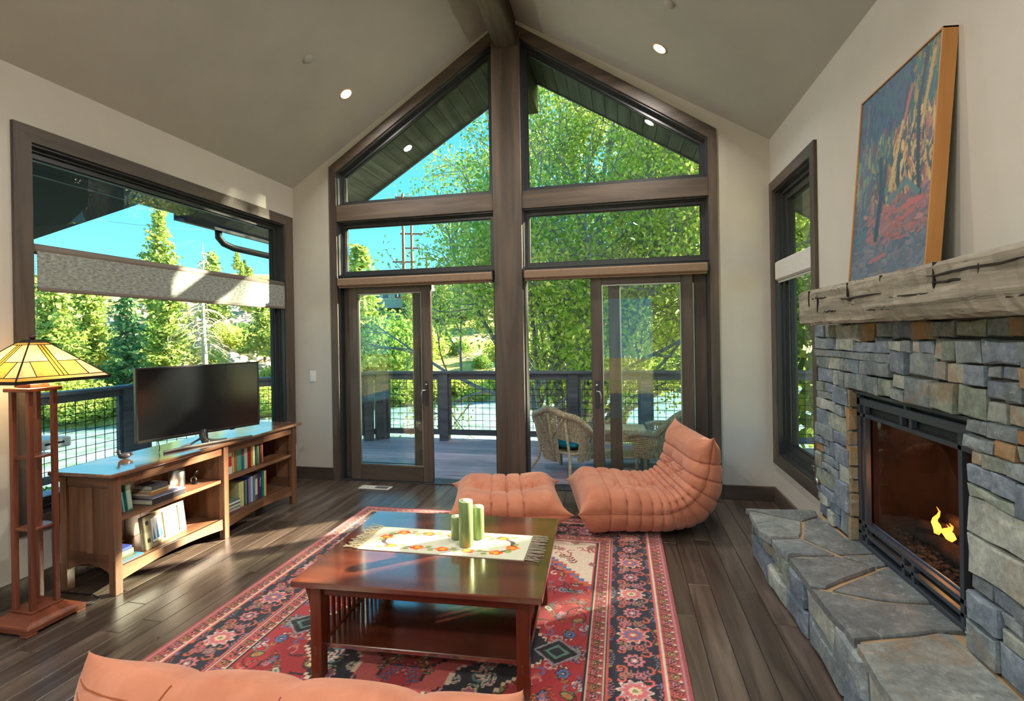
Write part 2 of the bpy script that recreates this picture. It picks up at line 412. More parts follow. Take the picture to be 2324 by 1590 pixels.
# roller blinds over the doors
M_blind = plain('tan_blind_fabric', S(136, 112, 90), S(126, 102, 82), 0.7, 40, 0.1, 300)
for x0, x1, side in ((-2.893, P1-0.012, 'left'), (P2+0.014, 0.785, 'right')):
    t = thing('roller_blind', 'rolled up tan blind above the %s sliding door' % side, 'blind', ((x0+x1)/2, DY-0.03, 2.05), 0)
    h = (x1-x0)/2
    MB().box(-h, h, -0.035, 0.03, -0.005, 0.078, 0.012).build('cassette', M_blind, t)
    MB().box(-h+0.01, h-0.01, -0.012, 0.0, -0.022, -0.005, 0.004).build('hem_bar', M_blind, t)
    for s in (-1, 1): MB().box(s*h-0.006, s*h+0.006, -0.03, 0.03, 0.0, 0.095, 0.002).build('end_bracket', M_seal, t)

# ------------------------------------------------------------------ left picture window
def casing(name, o, i, axis, a0, a1, label):
    t = thing(name, label, None, kind='structure')
    for k in range(4):
        MB().prism([o[k], o[(k+1) % 4], i[(k+1) % 4], i[k]], axis, a0, a1).build('casing_board', M_trimy if k % 2 == 0 else M_trimz, t)
    return t
oL = [(2.24, 0.378), (4.785, 0.378), (4.785, 2.802), (2.24, 2.802)]; iL = [(2.335, 0.47), (4.66, 0.47), (4.66, 2.705), (2.335, 2.705)]
casing('trim_6', oL, iL, 'x', XL+0.022, XL-TH, 'dark stained wood casing of the picture window')
window('window_5', iL, 'x', XL, -1, 'large fixed picture window behind the television', 0.03, 0.035)
M_shade = mat('woven_shade', S(150, 148, 138), 0.8)
v = coords(M_shade, (1, 16, 60), False); f1 = noise(M_shade, v, 2, 3); v2 = coords(M_shade, (1, 90, 14), False); f2 = noise(M_shade, v2, 2, 2)
base(M_shade, mixc(M_shade, f2, ramp(M_shade, f1, [(0.35, S(78, 86, 86)), (0.65, S(186, 190, 182))]), S(132, 136, 130)))
M_shroll = mat('taupe_roller', S(112, 103, 94), 0.6)
t = thing('window_blind', 'grey woven roller shade half lowered across the picture window', 'shade', (XL-0.02, 3.5, 1.83))
MB().tube([(0, -1.150, 0.245), (0, 1.155, 0.245)], 0.032, 16).build('roller_tube', M_shroll, t, True)
MB().box(0.024, 0.028, -1.135, 1.152, 0.012, 0.245).build('shade_fabric', M_shade, t)
MB().box(0.017, 0.034, -1.135, 1.152, -0.012, 0.014, 0.005).build('hem_bar', M_shroll, t)
for s in (-1.158, 1.158): MB().box(-0.035, 0.03, s-0.004, s+0.004, 0.2, 0.29, 0.002).build('end_bracket', M_seal, t)
ch = MB()
for k in range(60): ch.ball((0.03, -1.148, 0.2-k*0.0165), 0.0035, 5, 4)
ch.build('bead_chain', M_white, t)

# ------------------------------------------------------------------ right narrow window
oR = [(3.755, 0.35), (4.79, 0.35), (4.79, 2.79), (3.755, 2.79)]; iR = [(3.835, 0.435), (4.71, 0.435), (4.71, 2.705), (3.835, 2.705)]
casing('trim_7', oR, iR, 'x', XR-0.022, XR+TH, 'dark stained wood casing of the narrow window by the fireplace')
window('window_6', iR, 'x', XR, 1, 'narrow casement window beside the stone fireplace', 0.045, 0.055)
t = thing('window_blind', 'pale roller shade across the narrow window by the fireplace', 'shade', (XR+0.02, 4.272, 1.93))
M_shade2 = plain('pale_shade_fabric', S(205, 203, 196), S(192, 190, 184), 0.7, 60, 0.1, 300)
MB().box(-0.03, 0.03, -0.432, 0.432, 0.0, 0.165, 0.014).build('cassette', M_shade2, t)
MB().box(-0.008, 0.006, -0.425, 0.425, -0.018, 0.0, 0.004).build('hem_bar', M_shade2, t)
MB().tube([(-0.0, -0.40, -0.02), (-0.0, -0.40, -1.62)], 0.0025, 5).build('pull_cord', M_white, t)
t = thing('window_crank', 'small metal crank handle on the narrow window sill', 'crank', (XR+0.05, 3.98, 0.487))
MB().box(-0.02, 0.02, -0.035, 0.035, -0.005, 0.012, 0.004).build('crank_base', M_brush, t)
MB().tube([(0, 0, 0.01), (-0.015, 0.0, 0.03), (-0.02, 0.06, 0.03), (-0.02, 0.075, 0.02)], 0.006, 8).build('crank_arm', M_brush, t, True)

# ------------------------------------------------------------------ ceiling fittings
M_can = mat('can_lamp', (1, 0.9, 0.7, 1), 0.5, emit=(1.0, 0.86, 0.62, 1), es=14.0)
M_canring = mat('can_ring', S(200, 170, 140), 0.5)
def on_ceiling(x, y):
    L = x < XA; sl = (ZA-EL)/(XA-XL) if L else -(ZA-ER)/(XR-XA)
    return Vector((x, y, ceil_z(x))), math.atan(sl)
def can(x, y, label, power, spot=True):
    p, a = on_ceiling(x, y)
    t = thing('recessed_light', label, 'light', p, 0, 'recessed ceiling lights')
    t.rotation_euler = (0, -a, 0)
    MB().lathe([(0.052, -0.004), (0.066, -0.004), (0.068, 0.0), (0.05, 0.012), (0.052, -0.004)], 24, cap=False).build('trim_ring', M_canring, t, True)
    MB().lathe([(0.05, -0.001), (0.02, -0.001)], 20, (0, 0, 0)).build('lamp_face', M_can, t)
    l = bpy.data.lights.new('can_bulb', 'AREA'); l.shape = 'DISK'; l.size = 0.10; l.energy = power; l.color = (1.0, 0.95, 0.88); l.spread = R(165)
    lo = bpy.data.objects.new('can_bulb', l); COL.objects.link(lo); lo.parent = t; lo.location = (0, 0, -0.006)
    return t
# ------------------------------------------------------------------ fireplace
def stonemat(name, cols, rust=0.25, tint=S(150, 112, 66)):
    m = mat(name, cols[1], 0.72); v = coords(m, (1, 1, 1))
    c = ramp(m, noise(m, v, 5, 8, 0.65, 0.8), [(0.25, cols[0]), (0.5, cols[1]), (0.75, cols[2])])
    c2 = ramp(m, noise(m, v, 38, 5, 0.7), [(0.3, (0.6, 0.6, 0.6, 1)), (0.7, (1.45, 1.45, 1.45, 1))])
    c = mixc(m, 0.7, c, c2, 'MULTIPLY')
    c = mixc(m, ramp(m, noise(m, v, 16, 7, 0.8, 1.5), [(0.56, (0, 0, 0, 1)), (0.72, (0.75, 0.75, 0.75, 1))]), c, S(196, 200, 200))
    rf = ramp(m, noise(m, v, 3.1, 5, 0.6, 1.2), [(0.62-rust*0.3, (0, 0, 0, 1)), (0.85-rust*0.3, (0.8, 0.8, 0.8, 1))])
    base(m, mixc(m, rf, c, tint)); bump(m, noise(m, v, 26, 8, 0.7), 0.55, 0.012)
    return m
ST = [stonemat('slate_blue', (S(80, 90, 104), S(110, 122, 136), S(146, 156, 168)), 0.0),
      stonemat('slate_grey', (S(84, 94, 100), S(120, 130, 134), S(160, 168, 168)), 0.1),
      stonemat('slate_green', (S(88, 98, 92), S(126, 136, 126), S(166, 172, 158)), 0.25),
      stonemat('slate_pale', (S(120, 128, 124), S(158, 164, 156), S(200, 202, 190)), 0.3),
      stonemat('slate_rust', (S(92, 82, 68), S(134, 122, 100), S(166, 154, 128)), 0.7, S(164, 116, 58))]
M_mortar = plain('dark_mortar', S(70, 62, 54), S(52, 46, 42), 0.9, 20, 0.3, 120)
M_tan = plain('tan_mortar', S(176, 152, 120), S(160, 138, 108), 0.9, 20, 0.3, 150)
srng = random.Random(11)
def stone(poly, axis, back, front, mt, parent, name='stone', bev=0.008, rough=0.008, sgn=-1):
    """irregular block: poly outline on the face plane, from back to front along axis"""
    P = []
    n = len(poly)
    for i in range(n):
        a = Vector(poly[i]); b = Vector(poly[(i+1) % n]); L = (b-a).length; k = max(1, min(3, int(L/0.07)))
        tn = Vector((-(b-a).y, (b-a).x)).normalized() if L > 0 else Vector((0, 0))
        for j in range(k):
            q = a.lerp(b, j/k)
            if j: q = q+tn*srng.uniform(-rough, rough)
            P.append((q.x, q.y))
    cx = sum(p[0] for p in P)/len(P); cy = sum(p[1] for p in P)/len(P); N = len(P)
    Q = []
    for p in P:
        d = math.hypot(p[0]-cx, p[1]-cy)+1e-6; k = max(0.5, 1-bev/d*srng.uniform(0.6, 1.5)); Q.append((cx+(p[0]-cx)*k, cy+(p[1]-cy)*k))
    ax = 'xyz'.index(axis)
    def p3(p, a): q = list(p); q.insert(ax, a); return tuple(q)
    ta, tb = srng.uniform(-0.04, 0.04), srng.uniform(-0.04, 0.04)
    def fr(p, o=0): return front+(p[0]-cx)*ta+(p[1]-cy)*tb+o+srng.uniform(-0.0025, 0.0025)
    edge = front-sgn*bev*0.8
    vs = [p3(p, back) for p in P]+[p3(p, edge+srng.uniform(-0.002, 0.002)) for p in P]+[p3(p, fr(p)) for p in Q]+[p3((cx, cy), fr((cx, cy), sgn*0.002))]
    fs = []
    for i in range(N):
        j = (i+1) % N
        fs += [(i, j, N+j, N+i), (N+i, N+j, 2*N+j, 2*N+i), (2*N+i, 2*N+j, 3*N)]
    fs.append(tuple(range(N)))
    mb = MB(); c = Vector(p3((cx, cy), (back+front)/2)); out = []
    for q in fs:
        A_, B_, C_ = [Vector(vs[i]) for i in q[:3]]; nn = (B_-A_).cross(C_-A_)
        out.append(q if nn.dot((A_+B_+C_)/3-c) > 0 else q[::-1])
    mb.add(vs, out)
    return mb.build(name, mt, parent)
def split(y0, y1, z0, z1, out, big=0.30):
    w, h = y1-y0, z1-z0
    if (w < 0.085 or h < 0.05) or (w < big and h < 0.18 and srng.random() < (0.62 if w < 0.22 and h < 0.13 else 0.26)):
        out.append((y0, y1, z0, z1)); return
    if w < 0.12 and h < 0.10: out.append((y0, y1, z0, z1)); return
    if h > 0.10 and (h > w*0.55 or srng.random() < 0.4) :
        k = z0+h*srng.uniform(0.35, 0.65); split(y0, y1, z0, k, out, big); split(y0, y1, k, z1, out, big)
    elif w > 0.13:
        k = y0+w*srng.uniform(0.34, 0.66); split(y0, k, z0, z1, out, big); split(k, y1, z0, z1, out, big)
    else: out.append((y0, y1, z0, z1))
def jit(y0, y1, z0, z1, g, j):
    u = lambda: srng.uniform(-j, j)
    return [(y0+g+u()*0.6, z0+g+u()*0.5), (y1-g+u()*0.6, z0+g+u()*0.5), (y1-g+u()*0.6, z1-g+u()*0.5), (y0+g+u()*0.6, z1-g+u()*0.5)]
SX = 1.25; ZH = 0.31; ZM = 1.535; YE = 0.75
fp = thing('fireplace', 'dry stacked grey slate fireplace surround under the rough timber mantel', 'fireplace', (0, 0, 0))
cm = MB(); cm.box(SX+0.022, XR, FY1, 3.625, 0, ZM-0.01); cm.box(SX+0.022, XR, YE+0.01, FY0, 0, ZM-0.01); cm.box(SX+0.022, XR, FY0, FY1, FZ1+0.01, ZM-0.01)
cm.build('mortar_core', M_mortar, fp)
cells = []
for (a, b, c, d) in ((FY1, 3.64, ZH, 0.62), (FY1, 3.64, 0.62, 0.90), (FY1, 3.64, 0.90, FZ1), (2.7, 3.64, FZ1, ZM), (1.75, 2.7, FZ1, ZM), (YE, 1.75, FZ1, ZM),
                     (1.45, FY0, ZH, 0.60), (1.45, FY0, 0.60, 0.88), (1.45, FY0, 0.88, FZ1), (YE, 1.45, ZH, 0.7), (YE, 1.45, 0.7, FZ1)):
    split(a, b, c, d, cells)
for (y0, y1, z0, z1) in cells:
    g = 0.003
    stone(jit(y0, y1, z0, z1, g, 0.011), 'x', SX+0.045, SX+srng.uniform(-0.016, 0.012), srng.choices(ST, (3.6, 3.2, 1.0, 2.4, 0.8))[0], fp)
z = ZH
while z < FZ1-0.04:   # rust coloured reveal beside the insert
    h = min(srng.uniform(0.07, 0.15), FZ1-z)
    stone([(SX+0.002, z+0.003), (XR-0.005, z+0.003), (XR-0.005, z+h-0.003), (SX+0.002, z+h-0.003)], 'y', FY1+0.03, FY1-srng.uniform(0, 0.012), ST[4], fp, 'reveal_stone', 0.008, 0.004)
    z += h
dk = MB().tube([(SX-0.02, 3.575, 0.53), (SX-0.032, 3.575, 0.53)], 0.022, 16); dk.build('key_valve', M_brush, fp, True)

# hearth
he = thing('hearth', 'raised flagstone hearth with tan joints and rough stone front', 'hearth', (0, 0, 0))
hb = MB(); HX = 0.885
hb.prism([(HX, 0.8), (SX+0.02, 0.8), (SX+0.02, FY0-0.01), (XR, FY0-0.01), (XR, FY1+0.01), (SX+0.02, FY1+0.01), (SX+0.02, 3.62), (HX, 3.62)], 'z', 0, ZH-0.012)
hb.build('hearth_core', M_tan, he)
FL = [([(0.81, 3.645), (1.243, 3.66), (1.22, 3.56), (1.10, 3.465), (0.85, 3.62)], 1),
      ([(0.82, 3.60), (0.85, 3.60), (1.085, 3.445), (1.055, 3.34), (0.995, 3.185), (0.83, 3.14), (0.795, 3.27)], 2),
      ([(1.105, 3.44), (1.22, 3.53), (1.243, 3.20), (1.31, 3.16), (1.31, 3.02), (1.125, 2.975), (1.015, 3.18), (1.075, 3.34)], 1),
      ([(0.83, 3.12), (0.99, 3.162), (1.095, 2.965), (0.85, 2.91)], 0),
      ([(1.13, 2.955), (1.31, 3.005), (1.312, 2.89), (1.24, 2.845)], 1),
      ([(0.85, 2.89), (1.10, 2.945), (1.225, 2.825), (0.91, 2.575), (0.85, 2.585)], 1),
      ([(1.24, 2.81), (1.312, 2.87), (1.312, 2.51), (1.09, 2.51), (0.935, 2.56)], 1),
      ([(0.845, 2.555), (0.915, 2.54), (1.085, 2.485), (1.312, 2.49), (1.312, 2.29), (1.2, 2.28), (0.86, 2.16), (0.85, 2.41)], 1),
      ([(0.86, 2.135), (1.19, 2.255), (1.235, 2.255), (1.235, 1.86), (1.19, 1.80), (0.83, 1.74), (0.85, 2.01)], 2),
      ([(0.84, 1.715), (1.19, 1.775), (1.235, 1.82), (1.235, 1.1), (0.87, 1.15)], 2), ([(0.87, 1.13), (1.235, 1.08), (1.235, 0.8), (0.86, 0.8)], 1)]
M_flag = [stonemat('flag_blue', (S(86, 94, 100), S(112, 121, 126), S(140, 148, 150)), 0.0), stonemat('flag_grey', (S(82, 86, 88), S(108, 113, 114), S(136, 140, 138)), 0.05),
          stonemat('flag_green', (S(98, 104, 102), S(128, 134, 132), S(160, 164, 158)), 0.25)]
for p, k in FL:
    stone(p, 'z', ZH-0.04, ZH+srng.uniform(-0.001, 0.002), M_flag[k], he, 'flagstone', 0.006, 0.006, 1)
y = 0.8
hc = []
for z0, z1 in ((0.0, 0.13), (0.13, 0.285)):
    y = 0.8
    while y < 3.6:
        L = srng.uniform(0.16, 0.42); y1 = min(y+L, 3.645)
        if 3.645-y1 < 0.1: y1 = 3.645
        hc.append((y, y1, z0+srng.uniform(-0.0, 0.012)*(z0 > 0), z1)); y = y1
for (y0, y1, z0, z1) in hc:
    stone(jit(y0, y1, z0, z1, 0.004, 0.014), 'x', HX+0.03, srng.uniform(0.835, 0.865), srng.choices(ST, (3, 2.4, 0.5, 3, 0.5))[0], he, 'face_stone', 0.022, 0.01)
for (x0, x1, z0, z1) in ((0.84, 1.05, 0, 0.15), (1.05, 1.30, 0, 0.13), (0.84, 1.0, 0.15, 0.28), (1.0, 1.30, 0.13, 0.28)):
    stone(jit(x0, x1, z0, z1, 0.004, 0.01), 'y', 3.60, 3.645, ST[1], he, 'face_stone', 0.015, 0.006, 1)

# mantel
M_mantel = mat('weathered_timber', S(134, 122, 102), 0.85)
v = coords(M_mantel, (14, 0.9, 14), False); f1 = noise(M_mantel, v, 1.6, 8, 0.65, 0.5)
c = ramp(M_mantel, f1, [(0.28, S(92, 85, 74)), (0.5, S(134, 127, 112)), (0.72, S(172, 165, 150))])
vc = coords(M_mantel, (30, 1.1, 22), False); fc_ = noise(M_mantel, vc, 1.3, 2, 0.5, 0.9)
crk = ramp(M_mantel, fc_, [(0.487, (1, 1, 1, 1)), (0.5, (0.12, 0.09, 0.06, 1)), (0.513, (1, 1, 1, 1))])
vm = coords(M_mantel, (1, 1.0, 0.9), False); msk = ramp(M_mantel, noise(M_mantel, vm, 5, 2), [(0.48, (0, 0, 0, 1)), (0.56, (1, 1, 1, 1))])
base(M_mantel, mixc(M_mantel, msk, c, mixc(M_mantel, 1.0, c, crk, 'MULTIPLY'))); bump(M_mantel, f1, 0.5, 0.01)
t = thing('mantel', 'thick rough hewn grey timber mantel beam', 'mantel', (0, 0, 0))
g = np.random.default_rng(3); NY = 90; V = []; F = []
prof = [(1.095, 1.545), (1.088, 1.60), (1.09, 1.66), (1.088, 1.715), (1.10, 1.738), (1.20, 1.743), (1.315, 1.743), (1.315, 1.537), (1.20, 1.535), (1.11, 1.536)]
jn = np.cumsum(g.normal(0, 0.0016, (NY, len(prof), 2)), 0); jn -= np.linspace(0, 1, NY)[:, None, None]*jn[-1]
for i in range(NY):
    yy = 0.7+(3.425-0.7)*i/(NY-1)
    for k, (x, zz) in enumerate(prof):
        fr_ = 1.0 if k < 5 or k > 8 else 0.1
        V.append((min(x+fr_*(jn[i, k, 0]*0.6+g.normal(0, 0.0022)), 1.318), yy, min(1.7445, zz+fr_*(jn[i, k, 1]*0.3+g.normal(0, 0.0014)))))
n = len(prof)
for i in range(NY-1):
    for k in range(n): F.append((i*n+k, i*n+(k+1) % n, (i+1)*n+(k+1) % n, (i+1)*n+k))
mb = MB(); mb.add(V, F); mb.f += [tuple(range(n)), tuple((NY-1)*n+k for k in range(n))[::-1]]
me = mb.mesh('timber_beam'); b_ = bmesh.new(); b_.from_mesh(me); bmesh.ops.recalc_face_normals(b_, faces=b_.faces); b_.to_mesh(me); b_.free()
ob('timber_beam', me, M_mantel, t)
M_dark = mat('dark_check', S(34, 28, 22), 0.95)
for (y0, zc, L, w) in ((2.62, 1.655, 0.42, 0.004), (2.2, 1.63, 0.3, 0.003), (1.85, 1.69, 0.5, 0.004), (2.95, 1.60, 0.16, 0.003), (1.7, 1.59, 0.4, 0.003), (2.45, 1.585, 0.2, 0.003), (3.1, 1.68, 0.2, 0.003), (1.95, 1.66, 0.22, 0.003)):
    q = MB(); k = 9; rr_ = random.Random(int(y0*100)); top = []; bot = []
    for i in range(k):
        yy = y0+L*(i/(k-1)-0.5); zz = zc+rr_.uniform(-0.004, 0.004); ww = w*math.sin(math.pi*i/(k-1))+0.0004
        top.append((yy, zz+ww)); bot.append((yy, zz-ww))
    q.prism(top+bot[::-1], 'x', 1.083, 1.10); q.build('drying_crack', M_dark, t)
for (y0, z0, z1) in ((2.05, 1.64, 1.735), (2.74, 1.66, 1.73), (3.12, 1.60, 1.68), (2.0, 1.57, 1.62), (1.82, 1.62, 1.70), (2.42, 1.70, 1.73), (3.25, 1.64, 1.73)):
    MB().prism([(y0-0.003, z0), (y0+0.004, z0+0.01), (y0+0.002, z1), (y0-0.004, z1-0.01)], 'x', 1.084, 1.10).build('saw_mark', M_dark, t)

# gas insert
M_ins = mat('charcoal_insert_metal', S(66, 72, 82), 0.42, 0.35)
M_brick = plain('dark_fire_brick', S(78, 62, 58), S(50, 42, 42), 0.9, 9, 0.4, 40)
M_tint = glassmat('smoked_glass', (0.70, 0.64, 0.62, 1), 1.18)
fi = thing('fire_insert', 'black metal gas fireplace insert with a small flame burning', 'fireplace', (0, 0, 0))
x0, x1 = 1.292, 1.318; a0, a1 = FY0+0.005, FY1-0.008
def bar(y0, y1, z0, z1, nm='grille_bar', xx=(x0, x1)): MB().box(xx[0], xx[1], y0, y1, z0, z1, 0.002).build(nm, M_ins, fi)
bar(a0, a1, 1.148, 1.165, 'hood_lip', (1.272, 1.318))
bar(a0, a1, 1.085, 1.125, 'top_panel'); bar(a0, a1, 1.022, 1.043); bar(a0, a1, 0.42, 0.442); bar(a0, a1, 0.368, 0.386); bar(a0, a1, 0.312, 0.336, 'bottom_rail')
bar(a0, a0+0.035, 0.336, 1.148, 'side_stile'); bar(a1-0.035, a1, 0.336, 1.148, 'side_stile')
for yc in (a0+0.105, a1-0.085): bar(yc-0.012, yc+0.012, 0.336, 1.085)
ym = (a0+a1)/2
for s in (-1, 1):
    bar(ym+s*0.04-0.010, ym+s*0.04+0.010, 1.043, 1.085); bar(ym+s*0.04-0.010, ym+s*0.04+0.010, 0.336, 0.42)
bar(ym-0.01, ym+0.01, 1.125, 1.148)
MB().box(1.33, 1.36, FY0, FY1, 0.31, 0.40).build('valve_cover', M_black, fi)
MB().box(1.322, 1.326, a0, a1, 0.44, 1.04).build('fire_glass', M_tint, fi)
MB().box(1.322, 1.34, a0, a1, 1.043, 1.16).build('upper_louver', M_black, fi)
MB().box(1.319, 1.33, a0+0.02, a1-0.02, 0.435, 0.452, 0.003).build('glass_rail', mat('steel_rail', S(120, 132, 160), 0.3, 0.8), fi)
fb = MB(); fb.box(1.70, 1.74, FY0-0.0, FY1, 0.28, 1.2); fb.box(1.36, 1.72, FY0-0.03, FY0+0.03, 0.28, 1.2); fb.box(1.36, 1.72, FY1-0.03, FY1+0.03, 0.28, 1.2)
fb.box(1.345, 1.74, FY0, FY1, 0.27, 0.385); fb.box(1.345, 1.74, FY0, FY1, 1.17, 1.24); fb.build('firebox_liner', M_brick, fi)
em = MB(); er_ = random.Random(8)
for k in range(260): em.ball((er_.uniform(1.38, 1.50), er_.uniform(FY0+0.06, FY1-0.06), 0.392+er_.uniform(0, 0.02)), er_.uniform(0.008, 0.017), 5, 3)
tag(em.build('coal_bed', plain('black_coal', S(36, 36, 38), S(70, 70, 72), 0.7, 90), fi), kind='stuff')
M_log = plain('charred_log', S(70, 50, 40), S(32, 26, 24), 0.9, 14, 0.8, 30)
for (p, q, r) in (((1.50, 2.36, 0.45), (1.52, 2.98, 0.44), 0.045), ((1.60, 2.42, 0.46), (1.61, 2.92, 0.47), 0.05), ((1.47, 2.30, 0.50), (1.62, 2.62, 0.55), 0.034), ((1.48, 2.95, 0.50), (1.63, 2.66, 0.55), 0.034), ((1.55, 2.5, 0.555), (1.57, 2.86, 0.57), 0.03)):
    p, q = Vector(p), Vector(q); pts = [p.lerp(q, i/6)+Vector((0, 0, er_.uniform(-0.006, 0.006))) for i in range(7)]
    MB().tube(pts, [r*er_.uniform(0.85, 1.1) for _ in pts], 9).build('gas_log', M_log, fi, True)
M_fire = bpy.data.materials.new('flame'); M_fire.use_nodes = True; nt = M_fire.node_tree; b = nt.nodes['Principled BSDF']
b.inputs['Base Color'].default_value = (0, 0, 0, 1); v = coords(M_fire, (1, 1, 1), False, 'Generated'); sp = nd(M_fire, 'ShaderNodeSeparateXYZ'); lk(M_fire, v, sp.inputs[0])
lk(M_fire, ramp(M_fire, sp.outputs['Z'], [(0.0, (1.0, 0.30, 0.03, 1)), (0.35, (1.0, 0.55, 0.08, 1)), (1.0, (1.0, 0.24, 0.02, 1))]), b.inputs['Emission Color']); b.inputs['Emission Strength'].default_value = 3.0
for (y, x, h, r) in ((2.765, 1.46, 0.13, 0.017), (2.69, 1.47, 0.08, 0.022), (2.73, 1.48, 0.06, 0.016)):
    pts = [(x+0.008*math.sin(k*1.3), y+0.018*math.sin(k*0.9)*(k/7), 0.52+h*k/7) for k in range(8)]
    MB().tube(pts, [r*0.6, r, r*0.95, r*0.8, r*0.6, r*0.42, r*0.22, 0.001], 10).build('flame', M_fire, fi, True)
fl_ = bpy.data.lights.new('fire_glow', 'POINT'); fl_.energy = 2.2; fl_.color = (1, 0.4, 0.12); fl_.shadow_soft_size = 0.05
fo = bpy.data.objects.new('fire_glow', fl_); COL.objects.link(fo); fo.location = (1.45, 2.72, 0.66); fo.parent = fi
for k in range(7): MB().box(1.2905, 1.2915, 2.225+k*0.007, 2.225+k*0.007+0.005, 0.318, 0.324).build('maker_mark', M_white, fi)

# painting
def color_grid(name, o, ex, ey, nx, ny, C, thick=None):
    """flat grid mesh spanned by ex, ey from o with per vertex colours C[ny,nx,3]"""
    o, ex, ey = map(np.array, (o, ex, ey)); u = np.linspace(0, 1, nx); w = np.linspace(0, 1, ny)
    V = (o[None, None]+u[None, :, None]*ex[None, None]+w[:, None, None]*ey[None, None]).reshape(-1, 3)
    i = np.arange((ny-1)*(nx-1)); r = i//(nx-1); c = i % (nx-1); a = r*nx+c
    F = np.stack([a, a+1, a+nx+1, a+nx], 1); me = npmesh(name, V, F)
    at = me.color_attributes.new('Col', 'FLOAT_COLOR', 'POINT'); cc = np.ones((ny*nx, 4), np.float32); cc[:, :3] = C.reshape(-1, 3); at.data.foreach_set('color', cc.ravel())
    return me
def attrmat(name, rough=0.8, sheen=0.0, bmp=0.0, bs=200):
    m = mat(name, rough=rough, sheen=sheen); a = nd(m, 'ShaderNodeVertexColor', layer_name='Col'); base(m, a.outputs[0])
    if bmp: bump(m, noise(m, coords(m, (1, 1, 1), False), bs, 3), bmp, 0.004)
    return m
def lin(c): c = np.asarray(c, float)/255; return np.where(c > 0.04045, ((c+0.055)/1.055)**2.4, c/12.92)
def paint_forest(nx=170, ny=240):
    g = np.random.default_rng(5); X, Y = np.meshgrid(np.linspace(0, 1, nx), np.linspace(0, 1, ny))
    C = np.zeros((ny, nx, 3)); C[:] = lin((62, 92, 118))
    def region(x, y):
        if y < 0.16: return [(84, 98, 122), (96, 110, 128), (120, 112, 124)]
        if y < 0.38: return [(150, 96, 104), (168, 112, 112), (176, 92, 84), (130, 104, 118), (92, 104, 116)] if x > 0.2 else [(60, 110, 130), (84, 98, 116)]
        if y < 0.72:
            if x < 0.25: return [(70, 110, 130), (90, 140, 130), (140, 150, 100), (110, 84, 110)]
            if x > 0.5: return [(196, 160, 86), (176, 120, 84), (152, 84, 78), (96, 90, 100), (60, 84, 96), (204, 174, 104)]
            return [(60, 106, 112), (92, 134, 124), (164, 150, 92), (128, 78, 84), (70, 86, 108)]
        if x > 0.72: return [(54, 112, 100), (48, 90, 104), (150, 130, 70)]
        return [(44, 76, 120), (52, 92, 124), (40, 104, 112), (70, 84, 122)]
    for k in range(2600):
        x, y = g.random(), g.random(); col = lin(region(x, y)[g.integers(len(region(x, y)))])*g.uniform(0.8, 1.2)
        vert = y > 0.36; L = g.uniform(0.02, 0.09); w = g.uniform(0.006, 0.02); an = (math.pi/2+g.normal(0, 0.35)) if vert else g.normal(0.1, 0.35)
        i0, i1 = max(0, int((y-0.1)*ny)), min(ny, int((y+0.1)*ny)); j0, j1 = max(0, int((x-0.1)*nx)), min(nx, int((x+0.1)*nx))
        dx, dy = X[i0:i1, j0:j1]-x, (Y[i0:i1, j0:j1]-y)*1.35; a = dx*math.cos(an)+dy*math.sin(an); b = -dx*math.sin(an)+dy*math.cos(an)
        mk = (a/L)**2+(b/w)**2 < 1; C[i0:i1, j0:j1][mk] = col
    def stroke(pts, w, col):
        P = np.array(pts, float)
        for q0, q1 in zip(P[:-1], P[1:]):
            d = q1-q0; tt = np.clip(((X-q0[0])*d[0]+(Y-q0[1])*d[1])/(d@d), 0, 1); D = np.hypot(X-q0[0]-tt*d[0], (Y-q0[1]-tt*d[1])*1.35)
            C[D < w*(0.7+0.6*g.random((ny, nx)))] = lin(col)
    stroke([(0.86, 0.97), (0.80, 0.74), (0.84, 0.45), (0.88, 0.32)], 0.022, (44, 66, 84)); stroke([(0.66, 0.9), (0.60, 0.6), (0.62, 0.4)], 0.016, (50, 76, 92))
    stroke([(0.93, 0.94), (0.86, 0.7)], 0.018, (188, 150, 72)); stroke([(0.70, 0.86), (0.63, 0.70)], 0.02, (176, 92, 84)); stroke([(0.62, 0.72), (0.55, 0.52), (0.52, 0.42)], 0.02, (196, 168, 92))
    stroke([(0.36, 0.60), (0.40, 0.40), (0.36, 0.20)], 0.03, (38, 76, 100)); stroke([(0.44, 0.58), (0.42, 0.42)], 0.02, (44, 84, 104)); stroke([(0.12, 0.95), (0.10, 0.55), (0.08, 0.25)], 0.012, (128, 96, 124))
    stroke([(0.5, 0.36), (0.72, 0.42), (0.86, 0.34)], 0.02, (84, 124, 128)); stroke([(0.7, 0.30), (0.9, 0.31)], 0.018, (192, 88, 88)); stroke([(0.3, 0.08), (0.5, 0.1)], 0.012, (176, 92, 92))
    grey = C.mean(-1, keepdims=True); return 0.80*(0.85*C+0.15*grey)+0.20*lin((84, 100, 116))*(0.7+2.0*grey)
t = thing('painting', 'tall colourful forest painting in a thin wood frame leaning above the mantel', 'painting', (1.19, 2.645, 1.747))
t.rotation_euler = (0, 0.081, 0)
pw, ph = 0.345, 0.95
M_pframe = wood('honey_frame_wood', S(140, 92, 46), S(172, 118, 62), S(190, 136, 78), 'z', 0.5, 8, 0.05, 0)
q = MB(); 
for (y0, y1, z0, z1) in ((-pw, -pw+0.008, 0, ph), (pw-0.008, pw, 0, ph), (-pw, pw, 0, 0.008), (-pw, pw, ph-0.008, ph)): q.box(0, 0.055, y0, y1, z0, z1, 0.001)
q.build('picture_frame', M_pframe, t)
MB().box(0.02, 0.05, -pw+0.008, pw-0.008, 0.008, ph-0.008).build('canvas_back', M_mortar, t)
PC = paint_forest()
